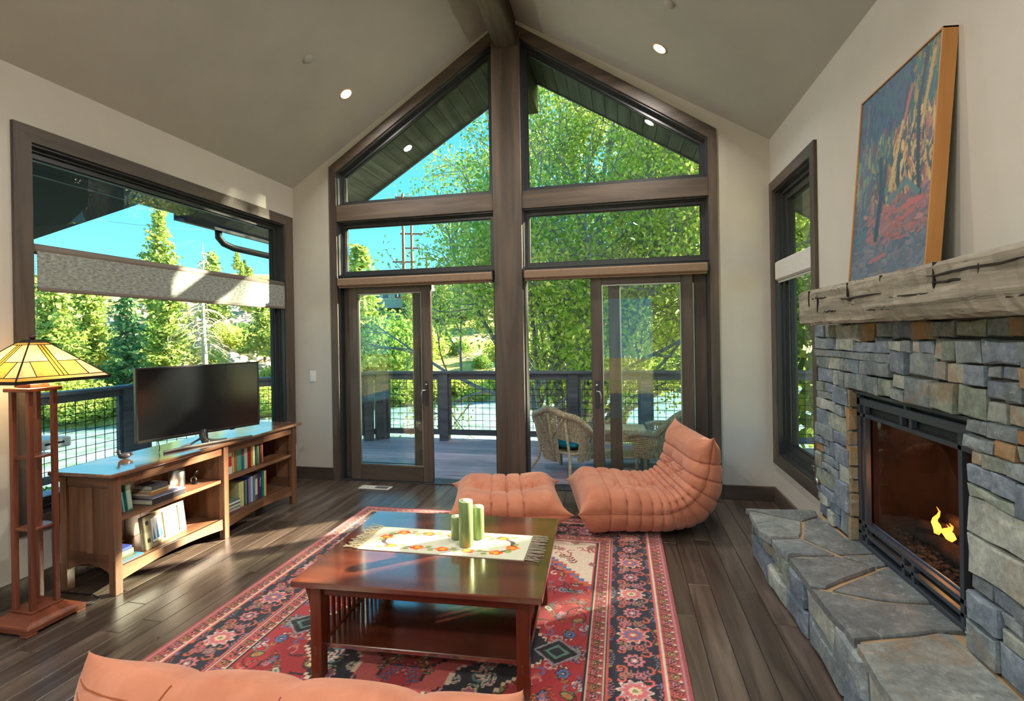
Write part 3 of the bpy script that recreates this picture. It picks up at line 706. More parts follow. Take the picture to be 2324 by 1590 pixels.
ob('canvas', color_grid('canvas', (0.006, pw-0.009, 0.009), (0, -2*pw+0.018, 0), (0, 0, ph-0.018), 170, 240, PC), attrmat('oil_paint', 0.55, 0, 0.4, 70), t)
# ------------------------------------------------------------------ console (low open bookcase)
def W3(nm, d, m, l, rough=0.4, grain=8, bmp=0.06, coat=0.0):
    return {a: wood(nm+'_'+a, d, m, l, a, rough, grain, bmp, 0.10, coat) for a in 'xyz'}
WN = W3('walnut', S(82, 53, 38), S(120, 82, 59), S(150, 109, 82), 0.38)
M_wtop = wood('walnut_top', S(78, 48, 32), S(108, 72, 50), S(134, 94, 68), 'y', 0.2, 8, 0.03, 0.05, 1.0, 1.0)
M_wtop.node_tree.nodes['Principled BSDF'].inputs['Coat IOR'].default_value = 1.7
CX0, CX1, CY0, CY1, CH = -3.345, -2.935, 2.40, 4.105, 0.73
con = thing('bookcase', 'long low walnut bookcase with open shelves under the picture window', 'bookcase', (0, 0, 0))
def P(nm, *b, m='y', c=0.003): return MB().box(*b, c).build(nm, WN[m], con)
MB().box(CX0-0.03, CX1+0.035, CY0-0.045, CY1+0.045, CH-0.024, CH, 0.006).build('worktop', M_wtop, con)
LW = 0.048; ZB = CH-0.024
def legz(x0, y0, nm='leg'): P(nm, x0, x0+LW, y0, y0+LW, 0, ZB, m='z')
YM = 3.24
for y in (CY0, YM, CY1-LW):
    for x in (CX0, CX1-LW): legz(x, y)
for y in (CY0, CY1-LW):   # framed ends with two sunk panels and arched lower rail
    ya, yb = y+0.010, y+LW-0.010
    P('end_rail', CX0+LW, CX1-LW, ya, yb, ZB-0.075, ZB, m='x')
    pr_ = [(CX0+LW, 0.235), (CX1-LW, 0.235), (CX1-LW, 0.125)]
    for k in range(1, 10): xx = CX1-LW-(CX1-CX0-2*LW)*k/10; pr_.append((xx, 0.125+0.05*math.sin(math.pi*k/10)))
    pr_.append((CX0+LW, 0.125))
    MB().prism(pr_, 'y', ya, yb).build('arched_rail', WN['x'], con)
    xm = (CX0+CX1)/2
    P('end_mullion', xm-0.024, xm+0.024, ya, yb, 0.235, ZB-0.075, m='z')
    P('end_panel', CX0+LW, xm-0.024, y+0.020, y+0.028, 0.235, ZB-0.075, m='z', c=0); P('end_panel', xm+0.024, CX1-LW, y+0.020, y+0.028, 0.235, ZB-0.075, m='z', c=0)
P('divider', CX0+LW, CX1-LW, YM+0.012, YM+0.036, 0.14, ZB, m='z', c=0)
for (a, b) in ((CY0+LW, YM), (YM+LW, CY1-LW)):
    P('front_rail', CX1-0.036, CX1-0.012, a, b, ZB-0.07, ZB)
    P('middle_shelf', CX0+0.03, CX1-0.018, a, b, 0.425, 0.45)
    P('lower_shelf', CX0+0.03, CX1-0.020, a, b, 0.135, 0.155)
    pl = [(a, 0.155), (b, 0.155), (b, 0.075)]
    for k in range(1, 12): pl.append((b+(a-b)*k/12, 0.075+0.03*math.sin(math.pi*k/12)))
    pl.append((a, 0.075)); MB().prism(pl, 'x', CX1-0.032, CX1-0.012).build('arched_front_rail', WN['y'], con)
    n = 7
    for k in range(n):
        y0 = a+(b-a)*k/n; P('back_board', CX0+0.012, CX0+0.024+0.003*(k % 2), y0+0.001, a+(b-a)*(k+1)/n-0.001, 0.155, ZB, m='z', c=0.002)

# ------------------------------------------------------------------ books and things on the shelves
def cm_(rgb, nm='cloth', rough=0.55): return mat('%s_%d_%d_%d' % ((nm,)+tuple(rgb)), S(*rgb), rough)
M_page = plain('paper_pages', S(226, 218, 198), S(208, 198, 176), 0.8, 200)
def book(label, loc, w, h, d, rgb, lean=0.0, flat=False, rz=0.0, group=None, spine=None, text=None):
    """upright: spine faces +x. w = thickness along y, h = height, d = depth"""
    o = thing('book', label, 'book', loc, rz, group)
    mc = cm_(rgb); t = 0.002
    if flat:
        parts = [((-d, 0, -w/2, w/2, 0, t), mc, 'cover'), ((-d, 0, -w/2, w/2, h-t, h), mc, 'cover'), ((-d, -d+t, -w/2, w/2, 0, h), mc, 'spine'), ((-d+t, -0.004, -w/2+0.003, w/2-0.003, t, h-t), M_page, 'pages')] if spine == 'in' else \
                [((-d, 0, -w/2, w/2, 0, t), mc, 'cover'), ((-d, 0, -w/2, w/2, h-t, h), mc, 'cover'), ((-t, 0, -w/2, w/2, 0, h), mc, 'spine'), ((-d+0.004, -t, -w/2+0.003, w/2-0.003, t, h-t), M_page, 'pages')]
    else:
        parts = [((-d, 0, 0, t, 0, h), mc, 'cover'), ((-d, 0, w-t, w, 0, h), mc, 'cover'), ((-t, 0.001, 0, w, 0, h), mc, 'spine'), ((-d+0.004, -t, t, w-t, 0.003, h-0.004), M_page, 'pages')]
    for b, mm, nm in parts: MB().box(*b, 0.0006).build(nm, mm, o)
    if spine and spine != 'in':
        MB().box(0.001, 0.0016, w*0.12, w*0.88, h*spine[0], h*spine[1]).build('spine_label', cm_(spine[2]), o)
    if text:
        cu = bpy.data.curves.new('spine_text', 'FONT'); cu.body = text; cu.size = w*0.85; cu.extrude = 0.0003; cu.align_x = 'CENTER'; cu.align_y = 'CENTER'
        tmp = bpy.data.objects.new('tmp_text', cu); me_ = bpy.data.meshes.new_from_object(tmp); bpy.data.objects.remove(tmp)
        to = ob('spine_title', me_, M_white, o)
        to.matrix_local = Matrix(((0, 0, 1, 0.0016), (0, 1, 0, w/2), (-1, 0, 0, h*0.6), (0, 0, 0, 1)))
    if lean: o.rotation_euler = (lean, 0, rz)
    return o
FX = CX1-0.075
# upper right shelf, left to right
y = 3.345
UP = [((30, 74, 160), 0.020, 0.20, 'thin royal blue book beside the white boxed volume'), ((240, 238, 230), 0.042, 0.195, 'wide white book with red lettering on the upper shelf'), ((70, 150, 110), 0.012, 0.185, 'thin mint green paperback after the white volume'),
      ((224, 206, 70), 0.018, 0.188, 'bright yellow spined book left of the pink one'), ((196, 108, 110), 0.020, 0.186, 'dusty pink book before the jade green pair'), ((96, 176, 136), 0.040, 0.186, 'thick jade green book on the upper shelf'),
      ((70, 150, 118), 0.018, 0.184, 'slim sea green book behind the jade one'), ((40, 96, 168), 0.016, 0.184, 'blue and red spined book among the greens'), ((186, 206, 176), 0.030, 0.190, 'pale sage book right of the blue spine'),
      ((230, 230, 220), 0.012, 0.19, 'narrow off white booklet before the crimson book'), ((168, 34, 44), 0.032, 0.19, 'crimson hardback on the upper shelf'), ((216, 190, 60), 0.024, 0.192, 'mustard yellow book right of the crimson hardback'),
      ((214, 226, 214), 0.024, 0.19, 'pale mint book right of the mustard one'), ((56, 92, 66), 0.022, 0.20, 'dark bottle green book near the end of the row'), ((120, 148, 108), 0.028, 0.20, 'moss green book beside the bottle green one'),
      ((116, 56, 44), 0.022, 0.20, 'rust brown book second from the end'), ((186, 108, 96), 0.022, 0.20, 'terracotta book ending the upper row')]
for rgb, w, h, lb in UP:
    book(lb, (FX-rng.uniform(0, 0.012), y, 0.4505), w, h, 0.15, rgb, group='books on the upper right shelf', spine=(0.3, 0.7, (210, 60, 60)) if rgb[0] == 240 else ((0.55, 0.8, (200, 50, 50)) if rgb == (40, 96, 168) else None))
    y += w+0.0015
# lower right shelf
y = 3.475
LO = [((206, 204, 150), 0.055, 0.20, 'pale straw coloured thick volume on the lower shelf'), ((30, 60, 62), 0.012, 0.20, 'very dark teal thin book after the straw volume'), ((126, 146, 96), 0.020, 0.20, 'olive green book on the lower shelf'), ((32, 62, 140), 0.018, 0.205, 'navy spined book right of the olive one'),
      ((170, 110, 120), 0.014, 0.20, 'mauve pink slim book on the lower shelf'), ((120, 136, 206), 0.016, 0.21, 'periwinkle blue slim book on the lower shelf'), ((190, 208, 222), 0.020, 0.21, 'ice blue book on the lower shelf'), ((96, 130, 150), 0.018, 0.215, 'steel blue book on the lower shelf'),
      ((150, 30, 50), 0.014, 0.22, 'wine red book with white lettering on the lower shelf'), ((24, 116, 84), 0.018, 0.22, 'emerald book with a banded spine on the lower shelf'), ((96, 30, 70), 0.018, 0.225, 'plum book left of the travel guide'),
      ((44, 48, 128), 0.030, 0.225, 'deep blue travel guide titled Mexico'), ((20, 130, 76), 0.024, 0.225, 'vivid green book right of the travel guide'), ((214, 220, 206), 0.012, 0.22, 'slim cream book before the orange one'), ((214, 106, 50), 0.014, 0.22, 'orange book ending the lower row')]
for rgb, w, h, lb in LO:
    book(lb, (FX-rng.uniform(0, 0.012), y, 0.1555), w, h, 0.16, rgb, group='books on the lower right shelf', text='Mexico' if 'Mexico' in lb else None, spine=(0.2, 0.8, (220, 214, 200)) if rgb in ((150, 30, 50), (24, 116, 84)) else None)
    y += w+0.0015
z = 0.1555
for rgb, h, w, lb, dy in (((180, 108, 176), 0.007, 0.16, 'thin magenta magazine at the bottom of the flat pile', 0.03), ((200, 206, 196), 0.014, 0.15, 'pale grey flat book above the magenta magazine', 0), ((150, 160, 150), 0.012, 0.15, 'sage flat book in the lower pile', 0.004), ((214, 214, 204), 0.014, 0.15, 'cream flat book in the lower pile', -0.004),
                      ((96, 110, 104), 0.010, 0.155, 'dark green flat book in the lower pile', 0.004), ((226, 232, 236), 0.016, 0.155, 'white flat book near the top of the lower pile', 0), ((120, 150, 140), 0.006, 0.16, 'grey green flat book topping the lower pile', 0.002)):
    book(lb, (FX+0.02, 3.385+dy, z), w, h, 0.17, rgb, flat=True, group='flat books on the lower right shelf'); z += h+0.0005
tb = thing('puzzle_box', 'small carved orange wooden box on the lower shelf', 'box', (CX1-0.055, 3.295, 0.1555))
MB().box(-0.03, 0.0, -0.002, 0.03, 0, 0.062, 0.003).build('box_body', wood('box_wood', S(150, 84, 20), S(206, 130, 44), S(226, 160, 80), 'y', 0.5), tb); MB().box(-0.031, 0.001, -0.003, 0.031, 0.062, 0.078, 0.003).build('lid', wood('box_lid_wood', S(130, 70, 20), S(186, 110, 36), S(206, 140, 70), 'y', 0.5), tb)
# left bay, upper shelf
book('thin cream book leaning in the corner of the left bay', (FX, 2.452, 0.4505), 0.012, 0.19, 0.15, (208, 196, 170), group='leaning books in the left bay')
book('salmon pink book leaning at the left end', (FX, 2.474, 0.4505), 0.040, 0.205, 0.16, (196, 104, 100), lean=R(8), group='leaning books in the left bay', spine=(0.45, 0.6, (220, 90, 80)))
book('cyan edged slim paperback leaning on the salmon book', (FX, 2.520, 0.4505), 0.010, 0.13, 0.14, (120, 200, 206), lean=R(8), group='leaning books in the left bay')
book('teal and white patterned book leaning in the left bay', (FX, 2.548, 0.4505), 0.034, 0.205, 0.15, (90, 160, 150), lean=R(7), group='leaning books in the left bay', spine=(0.05, 0.95, (180, 206, 186)))
z = 0.4505
for rgb, h, w, d, lb, dy in (((44, 40, 46), 0.034, 0.26, 0.24, 'large black box file under the book pile', 0.0), ((168, 168, 196), 0.010, 0.25, 0.23, 'lilac grey magazine on the black box file', 0.0), ((120, 122, 146), 0.008, 0.2, 0.2, 'slate grey magazine in the book pile', -0.03), ((178, 128, 76), 0.020, 0.15, 0.15, 'tan paperback in the book pile', -0.055),
                            ((206, 186, 140), 0.012, 0.14, 0.15, 'pale yellow paperback in the book pile', -0.045), ((86, 84, 92), 0.028, 0.12, 0.14, 'grey hardback topping the book pile', -0.05)):
    book(lb, (FX+0.055-(0.02 if w < 0.2 else 0), 2.79+dy, z), w, h, d, rgb, flat=True, rz=R(rng.uniform(-3, 3)), group='flat books in the left bay'); z += h+0.0005
sp = thing('metal_canister', 'brushed metal canister on the shelf beside the book pile', 'canister', (CX1-0.20, 3.02, 0.4505))
MB().lathe([(0.05, 0), (0.052, 0.006), (0.052, 0.13), (0.048, 0.138)], 24).build('canister_body', M_brush, sp, True); MB().lathe([(0.049, 0.138), (0.05, 0.142), (0.05, 0.158), (0.02, 0.163), (0.0, 0.163)], 24, cap=False).build('lid', M_black, sp, True)
lz = thing('metal_sculpture', 'small dark twisted metal figure standing on the middle shelf', 'figurine', (CX1-0.14, 3.125, 0.4505), R(30))
MB().lathe([(0.025, 0), (0.025, 0.004), (0.006, 0.008)], 14).build('figure_base', M_black, lz, True)
MB().tube([(0, 0, 0.004), (0.0, 0.01, 0.03), (-0.015, 0.02, 0.05), (0, 0.035, 0.065), (0.02, 0.03, 0.085), (0.005, 0.0, 0.09), (0.0, -0.02, 0.075)], [0.004, 0.006, 0.008, 0.007, 0.006, 0.005, 0.003], 7).build('figure_body', mat('bronze', S(70, 66, 50), 0.35, 0.8), lz, True)
MB().tube([(-0.015, 0.02, 0.05), (-0.03, -0.01, 0.04), (-0.02, -0.035, 0.02)], [0.006, 0.004, 0.003], 7).build('figure_arm', mat('bronze_arm', S(62, 58, 46), 0.35, 0.8), lz, True)
# left bay, lower shelf
fr = thing('photo_frame', 'pale wooden double frame holding two cards on the lower shelf', 'frame', (CX1-0.09, 2.84, 0.1555), R(9))
M_fr = wood('ash_frame', S(120, 108, 84), S(154, 140, 112), S(178, 164, 136), 'y', 0.55, 8, 0.05, 0)
fr.rotation_euler = (0, R(-7), R(9))
MB().box(-0.035, -0.012, -0.185, 0.185, 0, 0.215, 0.004).build('frame_body', M_fr, fr)
q = MB()
for b in ((-0.185, 0.185, 0, 0.022), (-0.185, 0.185, 0.193, 0.215), (-0.185, -0.125, 0.022, 0.193), (0.125, 0.185, 0.022, 0.193), (-0.014, 0.02, 0.022, 0.193)): q.box(-0.012, 0.0, b[0], b[1], b[2], b[3], 0.003)
q.build('frame_face', M_fr, fr)
for s in ((-0.168, 0.158), (-0.168, 0.045)): MB().box(0, 0.003, s[0], s[0]+0.022, s[1], s[1]+0.026, 0.001).build('hinge', M_black, fr)
for a, b, nm in ((-0.118, -0.022, 'left'), (0.026, 0.118, 'right')):
    cdp = MB().box(-0.008, -0.005, a, b, 0.03, 0.185).build('print_card', mat('card_white', S(222, 228, 226), 0.7), fr)
M_blu = mat('print_blue', S(50, 120, 170), 0.7); M_redp = mat('print_red', S(220, 110, 120), 0.7)
for (c, h) in ((-0.103, 0.085), (-0.071, 0.125), (-0.04, 0.075)):
    MB().prism([(c-0.010, 0.045), (c+0.010, 0.045), (c+0.005, 0.045+h*0.5), (c+0.001, 0.045+h), (c-0.001, 0.045+h), (c-0.006, 0.045+h*0.5)], 'x', -0.005, -0.0045).build('printed_tower', M_blu, fr)
MB().box(-0.005, -0.0045, -0.074, -0.068, 0.15, 0.178).build('printed_tip', M_redp, fr)
for k in range(5): MB().box(-0.005, -0.0045, 0.038+0.004*(k % 3), 0.098-0.005*(k % 2), 0.118-k*0.009, 0.124-k*0.009).build('printed_stroke', M_blu, fr)
for k in range(3): MB().box(-0.005, -0.0045, 0.048+k*0.016, 0.057+k*0.016, 0.066, 0.076).build('printed_letter', M_redp, fr)
z = 0.1555
for rgb, h, w, d, lb, dy in (((58, 130, 200), 0.008, 0.15, 0.19, 'bright blue flat book at the left end of the lower shelf', 0.02), ((70, 80, 80), 0.014, 0.11, 0.16, 'dark patterned flat book on the bright blue one', 0.0), ((190, 190, 96), 0.030, 0.11, 0.14, 'lime yellow box lying on the small pile', 0.0), ((50, 60, 130), 0.022, 0.10, 0.13, 'indigo tin on top of the small pile', -0.005)):
    book(lb, (CX1-0.05-(0.03 if h > 0.02 else 0), 2.53+dy, z), w, h, d, rgb, flat=True, group='small pile on the lower left shelf'); z += h+0.0005

# ------------------------------------------------------------------ television
TVA = math.atan2(0.80, 0.304)
tv = thing('television', 'black flat television turned on a silver stand atop the bookcase', 'television', (-3.07, 3.20, CH), TVA)
M_scr = mat('tv_screen', S(20, 22, 24), 0.16, spec=0.6); M_bez = mat('tv_bezel', S(38, 36, 34), 0.35)
hw = 0.432; zb, zt = 0.075, 0.592
MB().box(-hw, hw, 0.0, 0.035, zb, zt, 0.004).build('tv_back', M_bez, tv)
MB().box(-hw, hw, -0.004, 0.0, zb, zb+0.018, 0.001).build('bezel_bottom', M_bez, tv); MB().box(-hw, hw, -0.004, 0.0, zt-0.011, zt, 0.001).build('bezel_top', M_bez, tv)
for s in (-1, 1): MB().box(min(s*hw, s*(hw-0.011)), max(s*hw, s*(hw-0.011)), -0.004, 0.0, zb, zt, 0.001).build('bezel_side', M_bez, tv)
MB().box(-hw+0.011, hw-0.011, -0.002, 0.0, zb+0.018, zt-0.011).build('screen', M_scr, tv)
M_sil = mat('silver_stand', S(150, 146, 138), 0.35, 0.7)
MB().tube([(-0.31, -0.105, 0.010), (-0.15, -0.085, 0.010), (0, -0.078, 0.010), (0.15, -0.085, 0.010), (0.31, -0.105, 0.010)], 0.010, 8).build('stand_bar', M_sil, tv, True)
MB().tube([(0, -0.078, 0.012), (-0.01, -0.04, 0.02), (0, 0.0, 0.05), (0, 0.015, 0.10)], [0.022, 0.024, 0.03, 0.03], 8).build('stand_neck', M_bez, tv, True)
MB().tube([(-0.16, -0.02, 0.008), (-0.08, 0.02, 0.010), (0, 0.03, 0.04)], 0.008, 8).build('stand_arm', M_sil, tv, True); MB().tube([(0.16, -0.02, 0.008), (0.08, 0.02, 0.010), (0, 0.03, 0.04)], 0.008, 8).build('stand_arm', M_sil, tv, True)
MB().tube([(-0.30, 0.02, zb+0.03), (-0.30, 0.0, zb-0.02), (-0.305, -0.03, 0.03), (-0.31, -0.03, 0.004)], 0.003, 6).build('power_cable', M_black, tv, True)
MB().box(0.2, 0.235, 0.004, 0.02, zb-0.008, zb, 0.002).build('sensor', M_bez, tv)

# duck
M_duck = plain('dark_glazed_clay', S(34, 38, 50), S(54, 42, 44), 0.35, 30)
dk = thing('duck_figurine', 'small dark bird figurine on the bookcase top', 'figurine', (-3.21, 2.70, CH), R(235)); dk.scale = (0.68, 0.68, 0.68)
MB().ball((0, 0, 0.032), (0.052, 0.032, 0.031), 16, 10).build('body', M_duck, dk, True)
MB().tube([(0.03, 0, 0.04), (0.042, 0, 0.062), (0.043, 0, 0.074)], [0.018, 0.014, 0.012], 10).build('neck', M_duck, dk, True)
MB().ball((0.045, 0, 0.079), (0.018, 0.014, 0.014), 12, 8).build('head', M_duck, dk, True); MB().tube([(0.058, 0, 0.077), (0.076, 0, 0.074)], [0.006, 0.003], 8).build('beak', mat('beak_ochre', S(110, 90, 50), 0.4), dk, True)
MB().tube([(-0.035, 0, 0.036), (-0.062, 0, 0.044), (-0.078, 0, 0.05)], [0.02, 0.012, 0.004], 8).build('tail', M_duck, dk, True)

# ------------------------------------------------------------------ floor lamp
CHY = W3('cherry', S(78, 38, 25), S(116, 60, 40), S(144, 82, 56), 0.35)
lp = thing('floor_lamp', 'mission style floor lamp with a pyramid stained glass shade', 'lamp', (-3.115, 2.115, 0))
def L_(nm, *b, m='z', c=0.002): return MB().box(*b, c).build(nm, CHY[m], lp)
hb_ = 0.145
for sx_ in (-1, 1):
    for sy_ in (-1, 1): L_('base_foot', *(sorted((sx_*hb_, sx_*(hb_-0.05)))), *(sorted((sy_*hb_, sy_*(hb_-0.05)))), 0, 0.012, m='x')
L_('base_plinth', -hb_, hb_, -hb_, hb_, 0.012, 0.042, m='x', c=0.004)
pv = [(-hb_+0.008, -hb_+0.008, 0.042), (hb_-0.008, -hb_+0.008, 0.042), (hb_-0.008, hb_-0.008, 0.042), (-hb_+0.008, hb_-0.008, 0.042), (-0.075, -0.075, 0.078), (0.075, -0.075, 0.078), (0.075, 0.075, 0.078), (-0.075, 0.075, 0.078)]
MB().hull(pv, [(0, 1, 2, 3), (4, 5, 6, 7), (0, 1, 5, 4), (1, 2, 6, 5), (2, 3, 7, 6), (3, 0, 4, 7)]).build('base_slope', CHY['x'], lp)
L_('base_cap', -0.078, 0.078, -0.078, 0.078, 0.078, 0.09, m='x')
for sx_ in (-1, 1):
    for sy_ in (-1, 1): L_('post', sx_*0.058-0.012, sx_*0.058+0.012, sy_*0.058-0.012, sy_*0.058+0.012, 0.09, 1.245)
for zz in (0.505, 0.885): L_('cross_shelf', -0.062, 0.062, -0.062, 0.062, zz, zz+0.014, m='x')
L_('top_plate', -0.085, 0.085, -0.085, 0.085, 1.245, 1.265, m='x', c=0.003); L_('top_block', -0.046, 0.046, -0.046, 0.046, 1.265, 1.285, m='x')
MB().tube([(0, 0, 1.285), (0, 0, 1.50)], 0.008, 8).build('lamp_stem', M_black, lp)
def glass_s(nm, rgb, es):
    m = bpy.data.materials.new(nm); m.use_nodes = True; nt = m.node_tree; nt.nodes.clear(); o = nt.nodes.new('ShaderNodeOutputMaterial')
    d = nt.nodes.new('ShaderNodeBsdfDiffuse'); tr = nt.nodes.new('ShaderNodeBsdfTranslucent'); gl = nt.nodes.new('ShaderNodeBsdfGlossy'); mx = nt.nodes.new('ShaderNodeMixShader'); m2 = nt.nodes.new('ShaderNodeMixShader')
    n = nt.nodes.new('ShaderNodeTexNoise'); n.inputs['Scale'].default_value = 9; n.inputs['Detail'].default_value = 3
    r = nt.nodes.new('ShaderNodeValToRGB'); r.color_ramp.elements[0].color = S(*[c*0.82 for c in rgb]); r.color_ramp.elements[1].color = S(*rgb); r.color_ramp.elements[0].position = 0.35; r.color_ramp.elements[1].position = 0.65
    nt.links.new(n.outputs[0], r.inputs[0])
    for q in (d, tr): nt.links.new(r.outputs[0], q.inputs[0])
    gl.inputs['Roughness'].default_value = 0.25; mx.inputs[0].default_value = 0.6; m2.inputs[0].default_value = 0.05
    nt.links.new(d.outputs[0], mx.inputs[1]); nt.links.new(tr.outputs[0], mx.inputs[2]); nt.links.new(mx.outputs[0], m2.inputs[1]); nt.links.new(gl.outputs[0], m2.inputs[2]); nt.links.new(m2.outputs[0], o.inputs[0])
    return m
G_a = glass_s('amber_glass', (222, 176, 84), 0); G_c = glass_s('cream_glass', (236, 214, 160), 0); G_y = glass_s('honey_glass', (240, 188, 66), 0)
zs0, zs1, s0_, s1_ = 1.312, 1.508, 0.232, 0.042
sh = MB(); shade = thing('lamp_shade', None, None); shade.parent = lp
def sp_(face, u, v, o=0.0):
    """point on a shade face; v 0 = rim .. 1 = cap; u -1..1 across"""
    s = s0_+(s1_-s0_)*v; z = zs0+(zs1-zs0)*v; x, y = u*s, -s-o
    c, sn = [(1, 0), (0, 1), (-1, 0), (0, -1)][face]
    return (x*c-y*sn, x*sn+y*c, z+o*0.8)
def pane(face, pts, m): MB().add([sp_(face, *p) for p in pts], [tuple(range(len(pts)))]).build('shade_pane', m, shade)
def came(face, a, b, r=0.0022): MB().tube([sp_(face, *a, 0.001), sp_(face, *b, 0.001)], r, 5).build('lead_line', M_came, shade)
M_came = mat('dark_lead', S(40, 34, 26), 0.5, 0.5)
for f in range(4):
    vm_, vt_, vb_ = 0.48, 0.93, 0.09; g1, g0 = 0.13, 0.13
    def uu(off, v): return off/(s0_+(s1_-s0_)*v)
    b1, b2 = 0.006, 0.022
    pane(f, [(-1, 0), (1, 0), (1, vb_), (-1, vb_)], G_a)
    pane(f, [(-1, vt_), (1, vt_), (1, 1), (-1, 1)], G_a)
    pane(f, [(uu(-b2, vb_), vb_), (uu(0, vb_), vb_), (uu(0, vt_), vt_), (uu(-b2*0.7, vt_), vt_)], G_y); pane(f, [(uu(0, vb_), vb_), (uu(b2, vb_), vb_), (uu(b2*0.7, vt_), vt_), (uu(0, vt_), vt_)], G_y)
    for s in (-1, 1):
        pane(f, [(uu(s*b2*0.84, vm_), vm_), (s, vm_), (s, vt_), (uu(s*b2*0.7, vt_), vt_)][::s], G_c)
        um, ub = s*0.78, s*0.60
        pane(f, [(uu(s*b2, vb_), vb_), (ub, vb_), (um, vm_), (uu(s*b2*0.84, vm_), vm_)][::s], G_a)
        pane(f, [(ub, vb_), (s, vb_), (s, vm_), (um, vm_)][::s], G_c)
        came(f, (ub, vb_), (um, vm_)); came(f, (uu(s*b2, vb_), vb_), (uu(s*b2*0.7, vt_), vt_)); came(f, (s, vm_), (uu(s*b2*0.84, vm_), vm_)); came(f, (s, 0), (s, 1), 0.003)
    came(f, (uu(0, vb_), vb_), (uu(0, vt_), vt_)); came(f, (-1, vb_), (1, vb_)); came(f, (-1, vt_), (1, vt_))
q = MB(); q.ring([(-s0_-0.002, -s0_-0.002), (s0_+0.002, -s0_-0.002), (s0_+0.002, s0_+0.002), (-s0_-0.002, s0_+0.002)], [(-s0_+0.003, -s0_+0.003), (s0_-0.003, -s0_+0.003), (s0_-0.003, s0_-0.003), (-s0_+0.003, s0_-0.003)], 'z', zs0-0.014, zs0+0.003)
q.build('shade_rim', M_came, shade)
MB().hull([(a*s1_*k, b*s1_*k, z) for (k, z) in ((1.12, 1.500), (0.65, 1.522)) for a, b in ((-1, -1), (1, -1), (1, 1), (-1, 1))], [(0, 1, 2, 3), (4, 5, 6, 7), (0, 1, 5, 4), (1, 2, 6, 5), (2, 3, 7, 6), (3, 0, 4, 7)]).build('shade_cap', M_came, shade)
MB().ball((0, 0, 1.537), 0.015, 12, 8).build('finial', mat('finial_wood', S(70, 36, 26), 0.4), lp, True)
for s in (-1, 1):
    MB().ball((s*0.07, 0, 1.375), 0.028, 12, 8).build('bulb', mat('bulb_glow', (1, 0.8, 0.5, 1), emit=(1, 0.72, 0.36, 1), es=9), lp, True)
    l = bpy.data.lights.new('lamp_bulb', 'POINT'); l.energy = 3.0; l.color = (1, 0.70, 0.36); l.shadow_soft_size = 0.035
    lo = bpy.data.objects.new('lamp_bulb', l); COL.objects.link(lo); lo.parent = lp; lo.location = (s*0.07, 0, 1.335)
MB().tube([(0.10, 0.145, 0.01), (0.13, 0.19, 0.006), (0.12, 0.24, 0.006), (0.03, 0.27, 0.006), (-0.2, 0.26, 0.006)], 0.004, 6).build('power_cord', M_black, lp, True)

# ------------------------------------------------------------------ coffee table
TBW = W3('cherry_dark', S(66, 28, 16), S(104, 46, 24), S(130, 62, 34), 0.25, 7, 0.03)
M_ttop = wood('table_top_wood', S(62, 26, 16), S(92, 42, 24), S(118, 58, 34), 'x', 0.17, 7, 0.02, 0, 1.0, 1.0)
M_ttop.node_tree.nodes['Principled BSDF'].inputs['Coat IOR'].default_value = 1.8
tbl = thing('coffee_table', 'dark cherry mission coffee table with slatted ends on the red rug', 'table', (-0.887, 2.385, 0.008), R(2.6))
tw, td, tz = 0.548, 0.443, 0.445
MB().box(-tw, tw, -td, td, tz-0.026, tz, 0.004).build('table_top', M_ttop, tbl)
def T_(nm, *b, m='x', c=0.003): return MB().box(*b, c).build(nm, TBW[m], tbl)
lx, ly, lg = tw-0.115, td-0.10, 0.052
for sx_ in (-1, 1):
    for sy_ in (-1, 1):
        T_('leg', *sorted((sx_*lx, sx_*(lx+lg))), *sorted((sy_*ly, sy_*(ly+lg))), 0, tz-0.026, m='z')
        x0_ = sx_*(lx+lg); pts = [(x0_, tz-0.026), (x0_+sx_*0.055, tz-0.026)]
        for k in range(1, 9): a = k/8*math.pi/2; pts.append((x0_+sx_*0.055*(1-math.sin(a)), tz-0.026-0.20*(1-math.cos(a))))
        MB().prism(pts, 'y', *sorted((sy_*(ly+0.010), sy_*(ly+lg-0.010)))).build('corbel', TBW['z'], tbl)
        MB().box(sx_*(lx+lg/2)-0.006, sx_*(lx+lg/2)+0.006, *sorted((sy_*(ly+lg), sy_*(ly+lg+0.003))), 0.105, 0.145, 0.001).build('tenon', CHY['z'], tbl)
for sy_ in (-1, 1): T_('apron', -lx, lx, *sorted((sy_*(ly+0.012), sy_*(ly+0.034))), tz-0.085, tz-0.026)
for sx_ in (-1, 1):
    T_('end_apron', *sorted((sx_*(lx+0.012), sx_*(lx+0.034))), -ly, ly, tz-0.075, tz-0.026, m='y')
    T_('end_stretcher', *sorted((sx_*(lx+0.008), sx_*(lx+0.040))), -ly, ly, 0.105, 0.145, m='y')
    for k in range(13):
        yy = -ly+0.045+(2*ly-0.09)*k/12; T_('slat', *sorted((sx_*(lx+0.018), sx_*(lx+0.028))), yy-0.010, yy+0.010, 0.145, tz-0.075, m='z', c=0.001)
MB().box(-lx-0.01, lx+0.01, -ly-0.015, ly+0.015, 0.118, 0.138, 0.003).build('lower_shelf', M_ttop, tbl)

